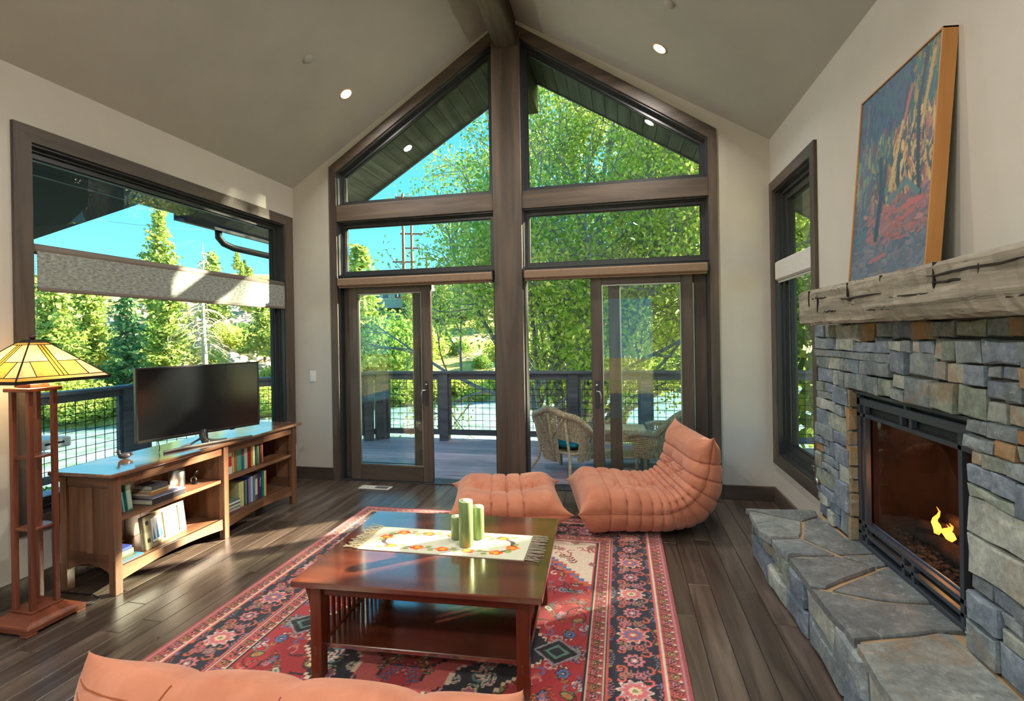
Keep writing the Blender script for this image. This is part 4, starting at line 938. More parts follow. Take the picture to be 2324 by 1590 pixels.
# runner
TZ = tz+0.008
rn = thing('table_runner', 'woven table runner with a wreath of orange flowers and fringe', 'runner', (-0.875, 2.425, TZ+0.0005), R(1.0))
def runner_img(nx=330, ny=110):
    g = np.random.default_rng(2); X, Y = np.meshgrid(np.linspace(-0.42, 0.42, nx), np.linspace(-0.145, 0.145, ny))
    C = np.zeros((ny, nx, 3)); C[:] = lin((206, 204, 182)); C *= (1+0.10*np.sin(Y*2*np.pi/0.006)[..., None]*0.5+g.normal(0, 0.03, (ny, nx, 1)))
    def put(mk, col): C[mk] = lin(col)
    def el(cx, cy, a, b): return ((X-cx)/a)**2+((Y-cy)/b)**2 < 1
    A, B = 0.335, 0.085
    r = (np.abs(X/A)**4+np.abs(Y/B)**4)**0.25; put(np.abs(r-1) < 0.035, (88, 66, 74))
    N = 12
    xs = [(-0.27, -B), (-0.13, -B), (0.0, -B), (0.13, -B), (0.27, -B), (0.34, -0.02), (0.27, B), (0.13, B), (0.0, B), (-0.13, B), (-0.27, B), (-0.34, 0.02)]
    for k, (cx, cy) in enumerate(xs):
        for a in (-0.055, 0.055):
            dx = a if abs(cy) > 0.05 else a*0.2; dy = (-0.018 if a < 0 else 0.016) if abs(cy) > 0.05 else a*0.7
            put(el(cx+dx, cy+dy, 0.016, 0.011), (150, 158, 70))
        for a in range(5):
            th = a*2*np.pi/5+k; put(el(cx+0.020*np.cos(th), cy+0.014*np.sin(th), 0.017, 0.012), ((226, 92, 24), (236, 128, 32), (216, 70, 22))[a % 3])
        put(el(cx, cy, 0.014, 0.010), (236, 176, 60))
    return np.clip(C, 0, 1)
ob('cloth', color_grid('cloth', (-0.42, -0.145, 0.003), (0.84, 0, 0), (0, 0.29, 0), 330, 110, runner_img()), attrmat('woven_runner', 0.9, 0.1, 0.3, 300), rn)
MB().box(-0.42, 0.42, -0.145, 0.145, 0.0, 0.0025).build('cloth_underside', mat('runner_linen', S(190, 184, 160), 0.9), rn)
g = random.Random(6); M_fringe = mat('fringe_yarn', S(196, 182, 146), 0.9); M_fringe2 = mat('fringe_yarn_grey', S(150, 140, 122), 0.9)
for s in (-1, 1):
    for k in range(34):
        y0 = -0.142+0.284*k/33; L = g.uniform(0.06, 0.09); a = g.uniform(-0.5, 0.5) if s < 0 else g.uniform(-0.25, 0.25)
        pts = [(s*(0.418+L*j/4), y0+a*L*(j/4)**1.5+g.uniform(-0.003, 0.003), 0.004+g.uniform(0, 0.004)) for j in range(5)]
        MB().tube(pts, [0.0025, 0.0024, 0.0022, 0.002, 0.0024], 5).build('fringe_tassel', M_fringe if s < 0 else M_fringe2, rn)

# candles
M_cand = mat('olive_candle', S(132, 150, 88), 0.35, 0.25, sheen=0.2); v = coords(M_cand, (34, 34, 3), False); base(M_cand, ramp(M_cand, noise(M_cand, v, 8, 3), [(0.3, S(116, 136, 80)), (0.7, S(132, 150, 94))]))
M_wax = mat('candle_wax', S(186, 196, 150), 0.4)
for (x, y, r, h, lb) in ((-0.842, 2.475, 0.030, 0.115, 'short pillar candle at the back left of the three'), (-0.768, 2.40, 0.036, 0.225, 'tallest green pillar candle in front'), (-0.735, 2.50, 0.032, 0.165, 'medium green pillar candle partly behind the tallest')):
    t = thing('pillar_candle', lb, 'candle', (x, y, TZ+0.0042), 0, 'green candles on the runner')
    MB().lathe([(r-0.003, 0), (r, 0.004), (r*0.99, h*0.5), (r, h-0.004), (r-0.003, h), (r-0.007, h)], 28, cap=False).build('candle_body', M_cand, t, True)
    MB().lathe([(r-0.007, h), (r-0.010, h-0.012), (0.002, h-0.016)], 28).build('wax_well', M_wax, t, True)
    MB().tube([(0, 0, h-0.018), (0.001, 0.001, h-0.006)], 0.0015, 5).build('wick', M_black, t)

# floor register and switch
t = thing('floor_register', 'white metal floor vent set in the planks before the left door', 'vent', (-2.42, 4.625, 0.0))
MB().box(-0.165, 0.165, -0.055, 0.055, 0, 0.006, 0.003).build('vent_frame', mat('vent_cream', S(190, 184, 170), 0.5), t)
for k in range(14): MB().box(0.005+k*0.0095, 0.010+k*0.0095, -0.035, 0.035, 0.0062, 0.0075).build('louvre', M_black, t)
t = thing('light_switch', 'white light switch plate on the wall left of the gable window', 'switch', (-3.228, DY, 1.10))
MB().box(-0.036, 0.036, -0.006, 0, -0.058, 0.058, 0.003).build('switch_plate', M_white, t); MB().box(-0.015, 0.015, -0.009, -0.006, -0.032, 0.032, 0.002).build('rocker', M_white, t)
# ------------------------------------------------------------------ quilted seating
M_suede = mat('orange_suede', S(200, 122, 84), 0.85, spec=0.2, sheen=0.35)
v = coords(M_suede, (1, 1, 1), False); base(M_suede, ramp(M_suede, noise(M_suede, v, 6, 5, 0.6, 0.5), [(0.3, S(178, 108, 80)), (0.7, S(202, 134, 106))])); bump(M_suede, noise(M_suede, v, 55, 4), 0.12, 0.004)
M_suede.node_tree.nodes['Principled BSDF'].inputs['Sheen Tint'].default_value = (1.0, 0.75, 0.68, 1)
M_seam = mat('seam_thread', S(150, 78, 46), 0.8)
def catmull(P, n):
    P = np.array(P, float); P = np.vstack([2*P[0]-P[1], P, 2*P[-1]-P[-2]]); out = []
    m = len(P)-3
    for i in range(n):
        t = i/(n-1)*m; k = min(int(t), m-1); u = t-k; a, b, c, d = P[k:k+4]
        out.append(0.5*((2*b)+(-a+c)*u+(2*a-5*b+4*c-d)*u*u+(-a+3*b-3*c+d)*u**3))
    out = np.array(out); L = np.concatenate([[0], np.cumsum(np.linalg.norm(np.diff(out[:, :2], axis=0), axis=1))])
    s = np.linspace(0, L[-1], n); return np.stack([np.interp(s, L, out[:, k]) for k in range(out.shape[1])], 1), L[-1]
def quilted(spine, width, chan, tufts, wseams=(), NS=400, NT=120, ear=0.05, seed=1, amp=0.013, end=(0.12, 0.10), pinch=1.0, p=3.3, sag=0.03):
    """spine rows: (x, z, inner thickness, outer thickness). Returns (V, F) swept quilted cushion, and seam polylines"""
    g = np.random.default_rng(seed)
    Sp, L = catmull(spine, NS); x, z, ti, to = Sp.T; s = np.linspace(0, L, NS)
    tx, tz = np.gradient(x), np.gradient(z); n = np.hypot(tx, tz); tx /= n; tz /= n; nx, nz = -tz, tx
    td_ = np.linspace(0, np.pi, 6001); xd = np.sign(np.cos(td_))*np.abs(np.cos(td_))**(2/p)*width/2; yd = np.abs(np.sin(td_))**(2/2.6)*0.19
    ac = np.concatenate([[0], np.cumsum(np.hypot(np.diff(xd), np.diff(yd)))]); hf = np.interp(np.linspace(0, ac[-1], NT//2+1), ac, td_)
    th = np.concatenate([hf[:-1], 2*np.pi-hf[::-1][:-1]])
    cw = np.sign(np.cos(th))*np.abs(np.cos(th))**(2/p); sn = np.sign(np.sin(th))*np.abs(np.sin(th))**(2/2.6)
    e0 = np.clip(s/end[0], 0, 1); e1 = np.clip((L-s)/end[1], 0, 1)
    rnd = lambda e: (1-(1-e)**2.0)**0.62
    E_ = np.maximum(rnd(e0)*rnd(e1), 0.02)
    c = np.array(chan)*L; ph = np.interp(s, np.concatenate([[0], c, [L]]), np.arange(len(c)+2))
    bul = np.abs(np.sin(np.pi*ph))**0.38; bul = np.where((s < c[0]*0.6) | (s > L-(L-c[-1])*0.6), 1, bul)
    SS, TT = np.meshgrid(s, th, indexing='ij'); Wn = np.broadcast_to(cw, SS.shape); Nn = np.broadcast_to(sn, SS.shape)
    T = np.where(Nn > 0, ti[:, None], to[:, None])*E_[:, None]
    off = amp*(bul[:, None]-1)*(0.55+0.45*np.abs(Nn)**0.5)*np.where(Nn > -0.15, 1, 0.45)
    wpos = Wn*width/2
    dc = np.min(np.abs(s[:, None]-c[None]), 1); off = off-0.012*np.exp(-(dc/0.0065)**2)[:, None]*np.where(Nn > -0.3, 1, 0.5)-sag*(1-Wn**2)**1.2*np.clip(Nn, 0, 1)**2
    # side seam crease
    off = off-0.012*np.exp(-(Nn/0.09)**2)*(np.abs(Wn) > 0.9)*E_[:, None]
    top = np.clip(Nn, 0, 1)
    for (ts, tw_, dp) in tufts:
        d2 = ((SS-ts*L)/0.085)**2+((wpos-tw_)/0.085)**2; r = np.sqrt(d2)+1e-6; an = np.arctan2(wpos-tw_, SS-ts*L)
        off = off-dp*np.exp(-r*1.3)*(top > 0.3)+0.010*np.sin(an*8+ts*9)*np.exp(-((r-0.6)/0.45)**2)*(top > 0.3)
    for ws in wseams: off = off-0.020*np.exp(-np.abs(wpos-ws)/0.022)*(np.abs(Nn) > 0.3)
    for k in range(26):
        kx, ky, f = g.normal(0, 9), g.normal(0, 9), g.uniform(0, 6.28); off = off+0.0010*np.sin(kx*SS+ky*wpos+f)
    # sag between tufts / plump
    wsc = 1-0.02*(1-bul[:, None])
    w = wpos*wsc*(1-0.035*(np.clip(1-e1, 0, 1)**2)[:, None]*(len(wseams) > 0))
    # ears: the four corners pulled out to points
    cor = np.clip((np.abs(Wn)-0.80)/0.20, 0, 1)**1.6*np.clip(1-np.abs(Nn)/0.9, 0, 1)
    for e, sg in ((e0, -1), (e1, 1)):
        k = (np.clip(1-e, 0, 1)**1.5)[:, None]*cor
        w = w+np.sign(Wn)*ear*0.75*k; SS = SS+sg*ear*k
    dsx = (SS-s[:, None])
    nn = Nn*T+np.sign(Nn)*off*np.minimum(1, np.abs(Nn)*3)*E_[:, None]; w = w+np.sign(Wn)*off*(np.abs(Nn) < 0.6)*0.8
    # concave end seams
    pin = pinch*(0.022*np.clip(1-e0, 0, 1)**2)[:, None]*(1-np.abs(Wn)**3); pin1 = pinch*(0.022*np.clip(1-e1, 0, 1)**2)[:, None]*(1-np.abs(Wn)**3)
    dsx = dsx+pin-pin1
    for ws in wseams: dsx = dsx-(0.026*np.exp(-np.abs(wpos-ws)/0.07))*(np.clip(1-e1, 0, 1)**1.2)[:, None]
    X = x[:, None]+nx[:, None]*nn+tx[:, None]*dsx; Z = z[:, None]+nz[:, None]*nn+tz[:, None]*dsx
    Z = np.where(Z < 0.015, 0.004+0.0*Z+np.clip(Z, -0.05, 0.015)*0.2+0.008, Z)
    V = np.stack([X, w, Z], -1)
    i = np.arange((NS-1)*NT); r = i//NT; cc = i % NT; a = r*NT+cc; b = r*NT+(cc+1) % NT
    F = np.stack([a, b, b+NT, a+NT], 1)
    j = np.arange(NT//2-1)
    VV = V.reshape(-1, 3)
    caps = []
    for row in (0, NS-1):
        b0 = row*NT
        for k in range(NT//2-1):
            q = (b0+k, b0+k+1, b0+NT-k-2, b0+NT-k-1) if k else (b0, b0+1, b0+NT-2, b0+NT-1)
            caps.append(q if row else q[::-1])
    return VV, np.vstack([F, np.array(caps)]), V
def seam_tubes(parent, V, rows, cols=None, r=0.0022):
    q = MB()
    for i in rows:
        P = [tuple(V[i, k]) for k in list(range(0, V.shape[1]//2+1, 2))]; q.tube(P, r, 5)
    if cols:
        for k in cols: q.tube([tuple(V[i, k]) for i in range(4, V.shape[0]-4, 3)], r, 5)
    return q.build('seam_piping', M_seam, parent)
# lounge chair
spn = [(-0.52, 0.205, 0.175, 0.20), (-0.36, 0.20, 0.19, 0.20), (-0.18, 0.195, 0.185, 0.195), (0.0, 0.19, 0.165, 0.19), (0.14, 0.20, 0.15, 0.21), (0.27, 0.255, 0.145, 0.245), (0.36, 0.36, 0.145, 0.215), (0.405, 0.48, 0.145, 0.165), (0.425, 0.60, 0.135, 0.13), (0.435, 0.725, 0.11, 0.09)]
ch = [0.17, 0.26, 0.335, 0.40, 0.455, 0.505, 0.55, 0.595, 0.645, 0.70, 0.775, 0.86]
tf = [(0.215, -0.2, 0.03), (0.215, 0.2, 0.03), (0.37, -0.12, 0.04), (0.37, 0.14, 0.04), (0.48, 0.0, 0.045), (0.575, -0.18, 0.045), (0.575, 0.18, 0.045), (0.74, -0.14, 0.045), (0.74, 0.14, 0.045), (0.67, 0.0, 0.03)]
chair = thing('lounge_chair', 'low orange suede quilted lounge chair without legs', 'chair', (0.125, 4.14, 0.008), R(11.5))
V, F, G = quilted(spn, 0.86, ch, tf, seed=3, ear=0.024)
ob('quilted_body', npmesh('quilted_body', V, F, M_suede, True), M_suede, chair)
seam_tubes(chair, G, [], [0, 60])
# ottoman
spn = [(-0.43, 0.195, 0.16, 0.19), (-0.25, 0.19, 0.18, 0.19), (0.0, 0.185, 0.17, 0.185), (0.25, 0.19, 0.18, 0.19), (0.43, 0.195, 0.16, 0.19)]
ott = thing('ottoman', 'low orange suede quilted ottoman between the table and glass doors', 'ottoman', (-0.905, 3.91, 0.008), R(14))
V, F, G = quilted(spn, 0.80, [0.36, 0.5, 0.64], [(0.25, 0.02, 0.085), (0.5, 0.0, 0.08), (0.75, 0.02, 0.085), (0.36, -0.02, 0.03), (0.64, 0.0, 0.03)], seed=7, NS=300, ear=0.055, p=2.5, sag=0.045, end=(0.14, 0.14), amp=0.013)
ob('quilted_body', npmesh('quilted_body', V, F, M_suede, True), M_suede, ott)
seam_tubes(ott, G, [], [0, 60])
# sofa in front
spn = [(-0.52, 0.205, 0.175, 0.20), (-0.36, 0.20, 0.19, 0.20), (-0.18, 0.195, 0.185, 0.195), (0.0, 0.19, 0.165, 0.19), (0.14, 0.20, 0.15, 0.21), (0.27, 0.255, 0.145, 0.245), (0.36, 0.36, 0.145, 0.215), (0.405, 0.48, 0.145, 0.165), (0.425, 0.60, 0.13, 0.13), (0.43, 0.70, 0.10, 0.09)]
sofa = thing('sofa', 'low orange suede quilted sofa in the near corner seen from above', 'sofa', (-0.745, 0.615, 0.008), R(93.5))
tf = [(0.89, -0.42, 0.045), (0.89, -0.14, 0.05), (0.89, 0.16, 0.05), (0.89, 0.44, 0.045), (0.74, -0.3, 0.04), (0.74, 0.02, 0.04), (0.74, 0.3, 0.04)]
V, F, G = quilted(spn, 1.12, ch[:-1], tf, wseams=(-0.30, 0.02, 0.30), seed=9, ear=0.018, pinch=0.6, NT=160)
ob('quilted_body', npmesh('quilted_body', V, F, M_suede, True), M_suede, sofa)
seam_tubes(sofa, G, [386, 378], [0, 80])
for ws in (-0.30, 0.02, 0.30):
    k = int(np.argmin(np.abs(G[200, 2:79, 1]-ws)))+2; MB().tube([tuple(G[i, k]) for i in range(250, 399, 3)], 0.0026, 5).build('panel_seam', M_seam, sofa)

# ------------------------------------------------------------------ rug
def rug_img(W_, H_, px):
    nx, ny = int(W_/px)+1, int(H_/px)+1; g = np.random.default_rng(12)
    X, Y = np.meshgrid(np.linspace(0, W_, nx), np.linspace(0, H_, ny))
    RED, NAVY, PINK, IVO, BLU, OLV, BLK, GRN, ROSE, ORG, GRY = [lin(c) for c in ((168, 36, 44), (22, 24, 44), (214, 96, 92), (222, 200, 176), (84, 108, 158), (150, 138, 72), (24, 20, 26), (90, 130, 120), (196, 130, 140), (200, 92, 62), (150, 140, 150))]
    C = np.zeros((ny, nx, 3)); C[:] = RED
    def win(cx, cy, r):
        j0, j1 = max(0, int((cx-r)/px)), min(nx, int((cx+r)/px)+2); i0, i1 = max(0, int((cy-r)/px)), min(ny, int((cy+r)/px)+2)
        return (slice(i0, i1), slice(j0, j1))
    def rosette(cx, cy, R_, cols, n=8, sq=1.0):
        s = win(cx, cy, R_*1.35)
        if C[s].size == 0: return
        dx, dy = X[s]-cx, (Y[s]-cy)*sq; r = np.hypot(dx, dy); a = np.arctan2(dy, dx); k = R_*(1+0.16*np.cos(n*a))
        for q, col in zip((1.15, 1.0, 0.72, 0.46, 0.22), cols): C[s][r < k*q] = col
    def ell(cx, cy, a, b, an, col):
        s = win(cx, cy, max(a, b)*1.1)
        if C[s].size == 0: return
        dx, dy = X[s]-cx, Y[s]-cy; u = dx*math.cos(an)+dy*math.sin(an); w = -dx*math.sin(an)+dy*math.cos(an); C[s][(u/a)**2+(w/b)**2 < 1] = col
    def leafm(cx, cy, L, an, col, out):
        for k in (0.0, 0.33, 0.66, 1.0):
            px_, py_ = cx+L*(k-0.5)*math.cos(an), cy+L*(k-0.5)*math.sin(an)
            for sg in (-1, 1): ell(px_+L*0.16*math.cos(an+sg*1.2), py_+L*0.16*math.sin(an+sg*1.2), L*0.22, L*0.075, an+sg*0.8, out)
        for k in (0.0, 0.33, 0.66, 1.0):
            px_, py_ = cx+L*(k-0.5)*math.cos(an), cy+L*(k-0.5)*math.sin(an)
            for sg in (-1, 1): ell(px_+L*0.16*math.cos(an+sg*1.2), py_+L*0.16*math.sin(an+sg*1.2), L*0.17, L*0.045, an+sg*0.8, col)
    def scroll(cx, cy, R_, a0, turn, col, w, n=26):
        for k in range(n):
            t = k/n; r = R_*(1-0.75*t); a = a0+turn*t*4.4; ell(cx+r*math.cos(a), cy+r*math.sin(a), w, w, 0, col)
    def line(p, q, w, col):
        p, q = np.array(p), np.array(q); s = win((p[0]+q[0])/2, (p[1]+q[1])/2, np.linalg.norm(q-p)/2+w*2)
        if C[s].size == 0: return
        d = q-p; t = np.clip(((X[s]-p[0])*d[0]+(Y[s]-p[1])*d[1])/(d@d+1e-9), 0, 1); C[s][np.hypot(X[s]-p[0]-t*d[0], Y[s]-p[1]-t*d[1]) < w] = col
    mx, my = W_/2, H_/2
    # --- field motifs, mirrored
    bi = 0.46
    pal = [PINK, IVO, BLU, OLV, GRN, ROSE, ORG, GRY]
    for k in range(270):
        x, y = g.uniform(bi, mx), g.uniform(bi, my); ty = g.integers(5); c1, c2 = pal[g.integers(8)], pal[g.integers(8)]; an = g.uniform(0, 6.28); R_ = g.uniform(0.012, 0.030)
        for sx_, sy_ in ((1, 1), (-1, 1), (1, -1), (-1, -1)):
            cx, cy = mx+sx_*(x-mx), my+sy_*(y-my); a = math.atan2(math.sin(an)*sy_, math.cos(an)*sx_)
            if ty == 0: rosette(cx, cy, R_, (BLK, c1, c2, BLK, IVO), 6)
            elif ty == 1: leafm(cx, cy, R_*3, a, c1, BLK)
            elif ty == 2: ell(cx, cy, R_*1.3, R_*0.8, a, BLK); ell(cx, cy, R_*1.1, R_*0.6, a, c1); ell(cx, cy, R_*0.5, R_*0.3, a, c2)
            elif ty == 3: scroll(cx, cy, R_*1.6, a, sx_*sy_, c1, 0.0045)
            else:
                for q in range(4): b = a+(q-1.5)*0.5; line((cx, cy), (cx+R_*2*math.cos(b), cy+R_*2*math.sin(b)), 0.004, c2)
    for k in range(46):
        x, y = g.uniform(bi, mx), g.uniform(bi, my); an = g.uniform(0, 6.28)
        for sx_, sy_ in ((1, 1), (-1, 1), (1, -1), (-1, -1)):
            p = np.array((mx+sx_*(x-mx), my+sy_*(y-my))); a = math.atan2(math.sin(an)*sy_, math.cos(an)*sx_)
            for q in range(5):
                r = p+0.03*np.array((math.cos(a), math.sin(a))); line(p, r, 0.0035, BLK); p = r; a += 0.45*sx_*sy_
    # --- stepped ivory corners
    qx, qy = np.round(np.abs(X-mx)/0.03)*0.03, np.round(np.abs(Y-my)/0.03)*0.03; fx, fy = mx-bi, my-bi
    cor = (qx/fx)*0.8+(qy/fy)
    ivm = (cor > 1.32); rim = (cor > 1.26) & ~ivm
    inside = (np.abs(X-mx) < fx) & (np.abs(Y-my) < fy)
    C[rim & inside] = ORG; C[(cor > 1.285) & (cor < 1.305) & inside] = BLU
    C[ivm & inside] = IVO
    for k in range(70):
        x, y = g.uniform(bi, bi+0.55), g.uniform(bi, bi+0.8)
        if ((mx-x)/fx)*0.8+((my-y)/fy) < 1.36: continue
        an = g.uniform(0, 6.28); c1 = (PINK, ORG, RED, OLV, BLU)[g.integers(5)]; ty = g.integers(3)
        for sx_, sy_ in ((1, 1), (-1, 1), (1, -1), (-1, -1)):
            cx, cy = mx+sx_*(x-mx), my+sy_*(y-my); a = math.atan2(math.sin(an)*sy_, math.cos(an)*sx_)
            if ty == 0: rosette(cx, cy, 0.022, (BLK, c1, ROSE, BLK, IVO), 6)
            elif ty == 1: leafm(cx, cy, 0.09, a, c1, BLK)
            else: scroll(cx, cy, 0.035, a, sx_*sy_, RED, 0.004)
    # --- medallion
    ax_, ay_ = np.abs(X-mx), np.abs(Y-my); q1x, q1y = np.round(ax_/0.02)*0.02, np.round(ay_/0.02)*0.02
    m_ = q1x/0.62+q1y/0.95+0.05*np.cos(q1y*22)*np.cos(q1x*26)
    C[m_ < 1.06] = IVO; C[m_ < 1.035] = BLK; C[m_ < 0.98] = NAVY*0.7
    for k in range(40):
        x, y = g.uniform(mx-0.6, mx), g.uniform(my-0.9, my)
        if abs(x-mx)/0.62+abs(y-my)/0.95 > 0.9: continue
        c1 = (PINK, ORG, GRN, ROSE)[g.integers(4)]; an = g.uniform(0, 6.28); ty = g.integers(3)
        for sx_, sy_ in ((1, 1), (-1, 1), (1, -1), (-1, -1)):
            cx, cy = mx+sx_*(x-mx), my+sy_*(y-my); a = math.atan2(math.sin(an)*sy_, math.cos(an)*sx_)
            if ty == 0: leafm(cx, cy, 0.10, a, c1, IVO)
            elif ty == 1: scroll(cx, cy, 0.04, a, sx_*sy_, c1, 0.006)
            else: rosette(cx, cy, 0.03, (IVO, c1, BLU, PINK, BLK), 7)
    m2 = q1x/0.40+q1y/0.62+0.06*np.cos(q1y*30); C[m2 < 1.0] = IVO; C[m2 < 0.97] = PINK*0.85; C[m2 < 0.70] = BLK; C[m2 < 0.66] = RED
    for k in range(34):
        x, y = g.uniform(mx-0.26, mx), g.uniform(my-0.42, my)
        if abs(x-mx)/0.40+abs(y-my)/0.62 > 0.60: continue
        c1 = (PINK, IVO, BLU, OLV, ROSE)[g.integers(5)]; an = g.uniform(0, 6.28); ty = g.integers(3)
        for sx_, sy_ in ((1, 1), (-1, 1), (1, -1), (-1, -1)):
            cx, cy = mx+sx_*(x-mx), my+sy_*(y-my); a = math.atan2(math.sin(an)*sy_, math.cos(an)*sx_)
            if ty == 0: leafm(cx, cy, 0.09, a, c1, BLK)
            elif ty == 1: scroll(cx, cy, 0.035, a, sx_*sy_, c1, 0.005)
            else: rosette(cx, cy, 0.026, (BLK, c1, RED, IVO, BLK), 6)
    for sx_ in (-1, 1):
        for sy_ in (-1, 1): rosette(mx+sx_*0.30, my+sy_*0.62, 0.12, (IVO, PINK*0.85, BLU, OLV, RED), 4); line((mx, my+sy_*0.60), (mx+sx_*0.26, my+sy_*0.88), 0.012, PINK); line((mx, my+sy_*0.60), (mx+sx_*0.26, my+sy_*0.88), 0.006, ORG)
    rosette(mx, my, 0.10, (IVO, BLU, PINK, IVO, RED), 8)
    # pendants at the tips
    for sx_ in (-1, 1):
        q = np.abs(X-(mx+sx_*0.66))/0.10+np.abs(Y-my)/0.09; C[q < 1.15] = GRY; C[q < 1] = BLK; C[q < 0.6] = GRN; C[q < 0.4] = NAVY
        leafm(mx+sx_*0.86, my, 0.12, 0, OLV, BLK); leafm(mx+sx_*0.80, my+0.22, 0.09, 0.5*sx_, BLU, IVO); leafm(mx+sx_*0.80, my-0.22, 0.09, -0.5*sx_, BLU, IVO)
    # --- borders
    dL, dR, dB, dT = X, W_-X, Y, H_-Y; dx = np.minimum(dL, dR); dy = np.minimum(dB, dT); d = np.minimum(dx, dy)
    b1, b2, b3, b4 = 0.022, 0.098, 0.365, 0.44
    C[d < b4] = PINK*0.7; C[d < b3+0.004] = NAVY; C[d < b2] = PINK*0.62
    def side(fn):
        for k in range(2): fn(k)
    def along(L, step): n = int(round(L/step)); return [(i+0.5)*L/n for i in range(n)]
    # main border motifs
    mid = (b2+b3)/2
    def border(L, put):
        for i, t in enumerate(along(L, 0.215)):
            put(t, i)
    def motif(cx, cy, vert, i):
        f = (lambda u, w: (cx+w, cy+u)) if vert else (lambda u, w: (cx+u, cy+w))
        base_a = math.pi/2 if vert else 0
        if i % 2 == 0:
            col = ((IVO, PINK, BLU, ORG, IVO), (IVO, ROSE, PINK, IVO, OLV))[(i//2) % 2]
            rosette(cx, cy, 0.060, col, 10, 0.8 if not vert else 1.15)
        else: rosette(cx, cy, 0.038, (PINK, ROSE, BLK, ROSE, IVO), 9)
        for su in (-1, 1):
            for sw in (-1, 1):
                x, y = f(su*0.065, sw*0.062); scroll(x, y, 0.030, base_a+su+sw, su*sw, (PINK, ORG)[i % 2], 0.0055)
                x, y = f(su*0.095, sw*0.035); leafm(x, y, 0.060, base_a+su*sw*0.9, (PINK, ORG, OLV, ROSE)[(i+su+sw) % 4], (ROSE*0.6))
                x, y = f(su*0.03, sw*0.105); leafm(x, y, 0.05, base_a+su*0.3, (ROSE, GRY, PINK)[i % 3], BLK)
                x, y = f(su*0.055, sw*0.112); ell(x, y, 0.013, 0.009, 0, (OLV, BLU, ORG)[(i+sw) % 3])
    for i, t in enumerate(along(H_-2*mid, 0.205)):
        for xx in (mid, W_-mid): motif(xx, mid+t, True, i)
    for i, t in enumerate(along(W_-2*mid, 0.205)):
        for yy in (mid, H_-mid): motif(mid+t, yy, False, i)
    # small guard borders
    for lo, hi in ((b1, b2), (b3, b4)):
        md = (lo+hi)/2
        for i, t in enumerate(along(H_-2*md, 0.052)):
            for xx in (md, W_-md):
                rosette(xx, md+t, 0.017, (BLK, (OLV, PINK, ROSE)[i % 3], BLK, RED, IVO), 5); line((xx-0.028, md+t+0.026), (xx+0.028, md+t+0.012), 0.003, BLK); ell(xx+0.022, md+t+0.024, 0.008, 0.006, 0, IVO)
        for i, t in enumerate(along(W_-2*md, 0.052)):
            for yy in (md, H_-md):
                rosette(md+t, yy, 0.017, (BLK, (OLV, PINK, ROSE)[i % 3], BLK, RED, IVO), 5); ell(md+t+0.024, yy+0.02, 0.008, 0.006, 0, IVO)
    for e_, c_, w_ in ((b2, IVO, 0.004), (b3, IVO, 0.004), (b4, IVO, 0.0045), (b1, ROSE, 0.004), (b2+0.012, PINK, 0.005), (b3-0.014, PINK, 0.005), (b4+0.006, BLK, 0.003)): C[np.abs(d-e_) < w_] = c_
    C[d < b1] = ROSE*0.75; C[d < 0.012] = PINK*0.55
    # wash
    for k in range(8): C *= (1+0.025*np.sin(g.normal(0, 5)*X+g.normal(0, 8)*Y+g.uniform(0, 6)))[..., None]
    C *= 1+g.normal(0, 0.07, (ny, nx, 1)); return np.clip(C, 0, 1), nx, ny
RX0, RX1, RY0, RY1 = -2.22, 0.27, 0.62, 4.085
RC, rnx, rny = rug_img(RX1-RX0, RY1-RY0, 0.0056)
rug = thing('area_rug', 'red and navy patterned oriental wool rug under the coffee table', 'rug', ((RX0+RX1)/2, (RY0+RY1)/2, 0))
hx, hy = (RX1-RX0)/2, (RY1-RY0)/2
ob('pile', color_grid('pile', (-hx, -hy, 0.008), (2*hx, 0, 0), (0, 2*hy, 0), rnx, rny, RC), attrmat('wool_pile', 0.95, 0.3, 0.5, 260), rug)
MB().box(-hx, hx, -hy, hy, 0.0005, 0.0075).build('backing', mat('rug_edge', S(150, 70, 78), 0.9), rug)
q = MB(); rr_ = random.Random(3)
for k in range(330):
    x = -hx+2*hx*k/329; q.tube([(x, hy-0.004, 0.006), (x+rr_.uniform(-0.004, 0.004), hy+rr_.uniform(0.008, 0.018), 0.004)], 0.004, 4)
tag(q.build('end_fringe', mat('rug_fringe', S(150, 70, 84), 0.9), rug), kind='stuff')
# ------------------------------------------------------------------ roof overhang outside the gable
M_soff = wood('weathered_soffit', S(62, 66, 62), S(92, 98, 92), S(116, 122, 114), 'y', 0.8, 6, 0.15, 0.12)
M_roof = mat('roof_deck', S(60, 58, 56), 0.9)
M_ext = plain('exterior_siding', S(92, 92, 88), S(80, 80, 78), 0.8, 4)
M_fas = wood('grey_fascia', S(50, 54, 58), S(72, 78, 84), S(92, 98, 104), 'y', 0.7, 6, 0.1, 0)
YO, OUT = 6.02, DY+TH
def rz_(x): return (4.62-0.615*abs(x-XA))
rf = thing('roof', 'gabled roof overhang shading the deck', None, kind='structure')
MB().prism([(-4.13, rz_(-4.13)+0.022), (XA, rz_(XA)+0.022), (XA, rz_(XA)+0.24), (-4.13, rz_(-4.13)+0.24)], 'y', OUT-0.1, YO).build('roof_slope', M_roof, rf)
MB().prism([(-4.13, rz_(-4.13)+0.14), (XA, rz_(XA)+0.16), (XA, rz_(XA)+0.36), (-4.13, rz_(-4.13)+0.34)], 'y', YB-0.5, OUT-0.1).build('roof_slope', M_roof, rf)
MB().prism([(XA, rz_(XA)+0.16), (2.35, rz_(2.35)+0.14), (2.35, rz_(2.35)+0.34), (XA, rz_(XA)+0.36)], 'y', YB-0.5, OUT-0.1).build('roof_slope', M_roof, rf)
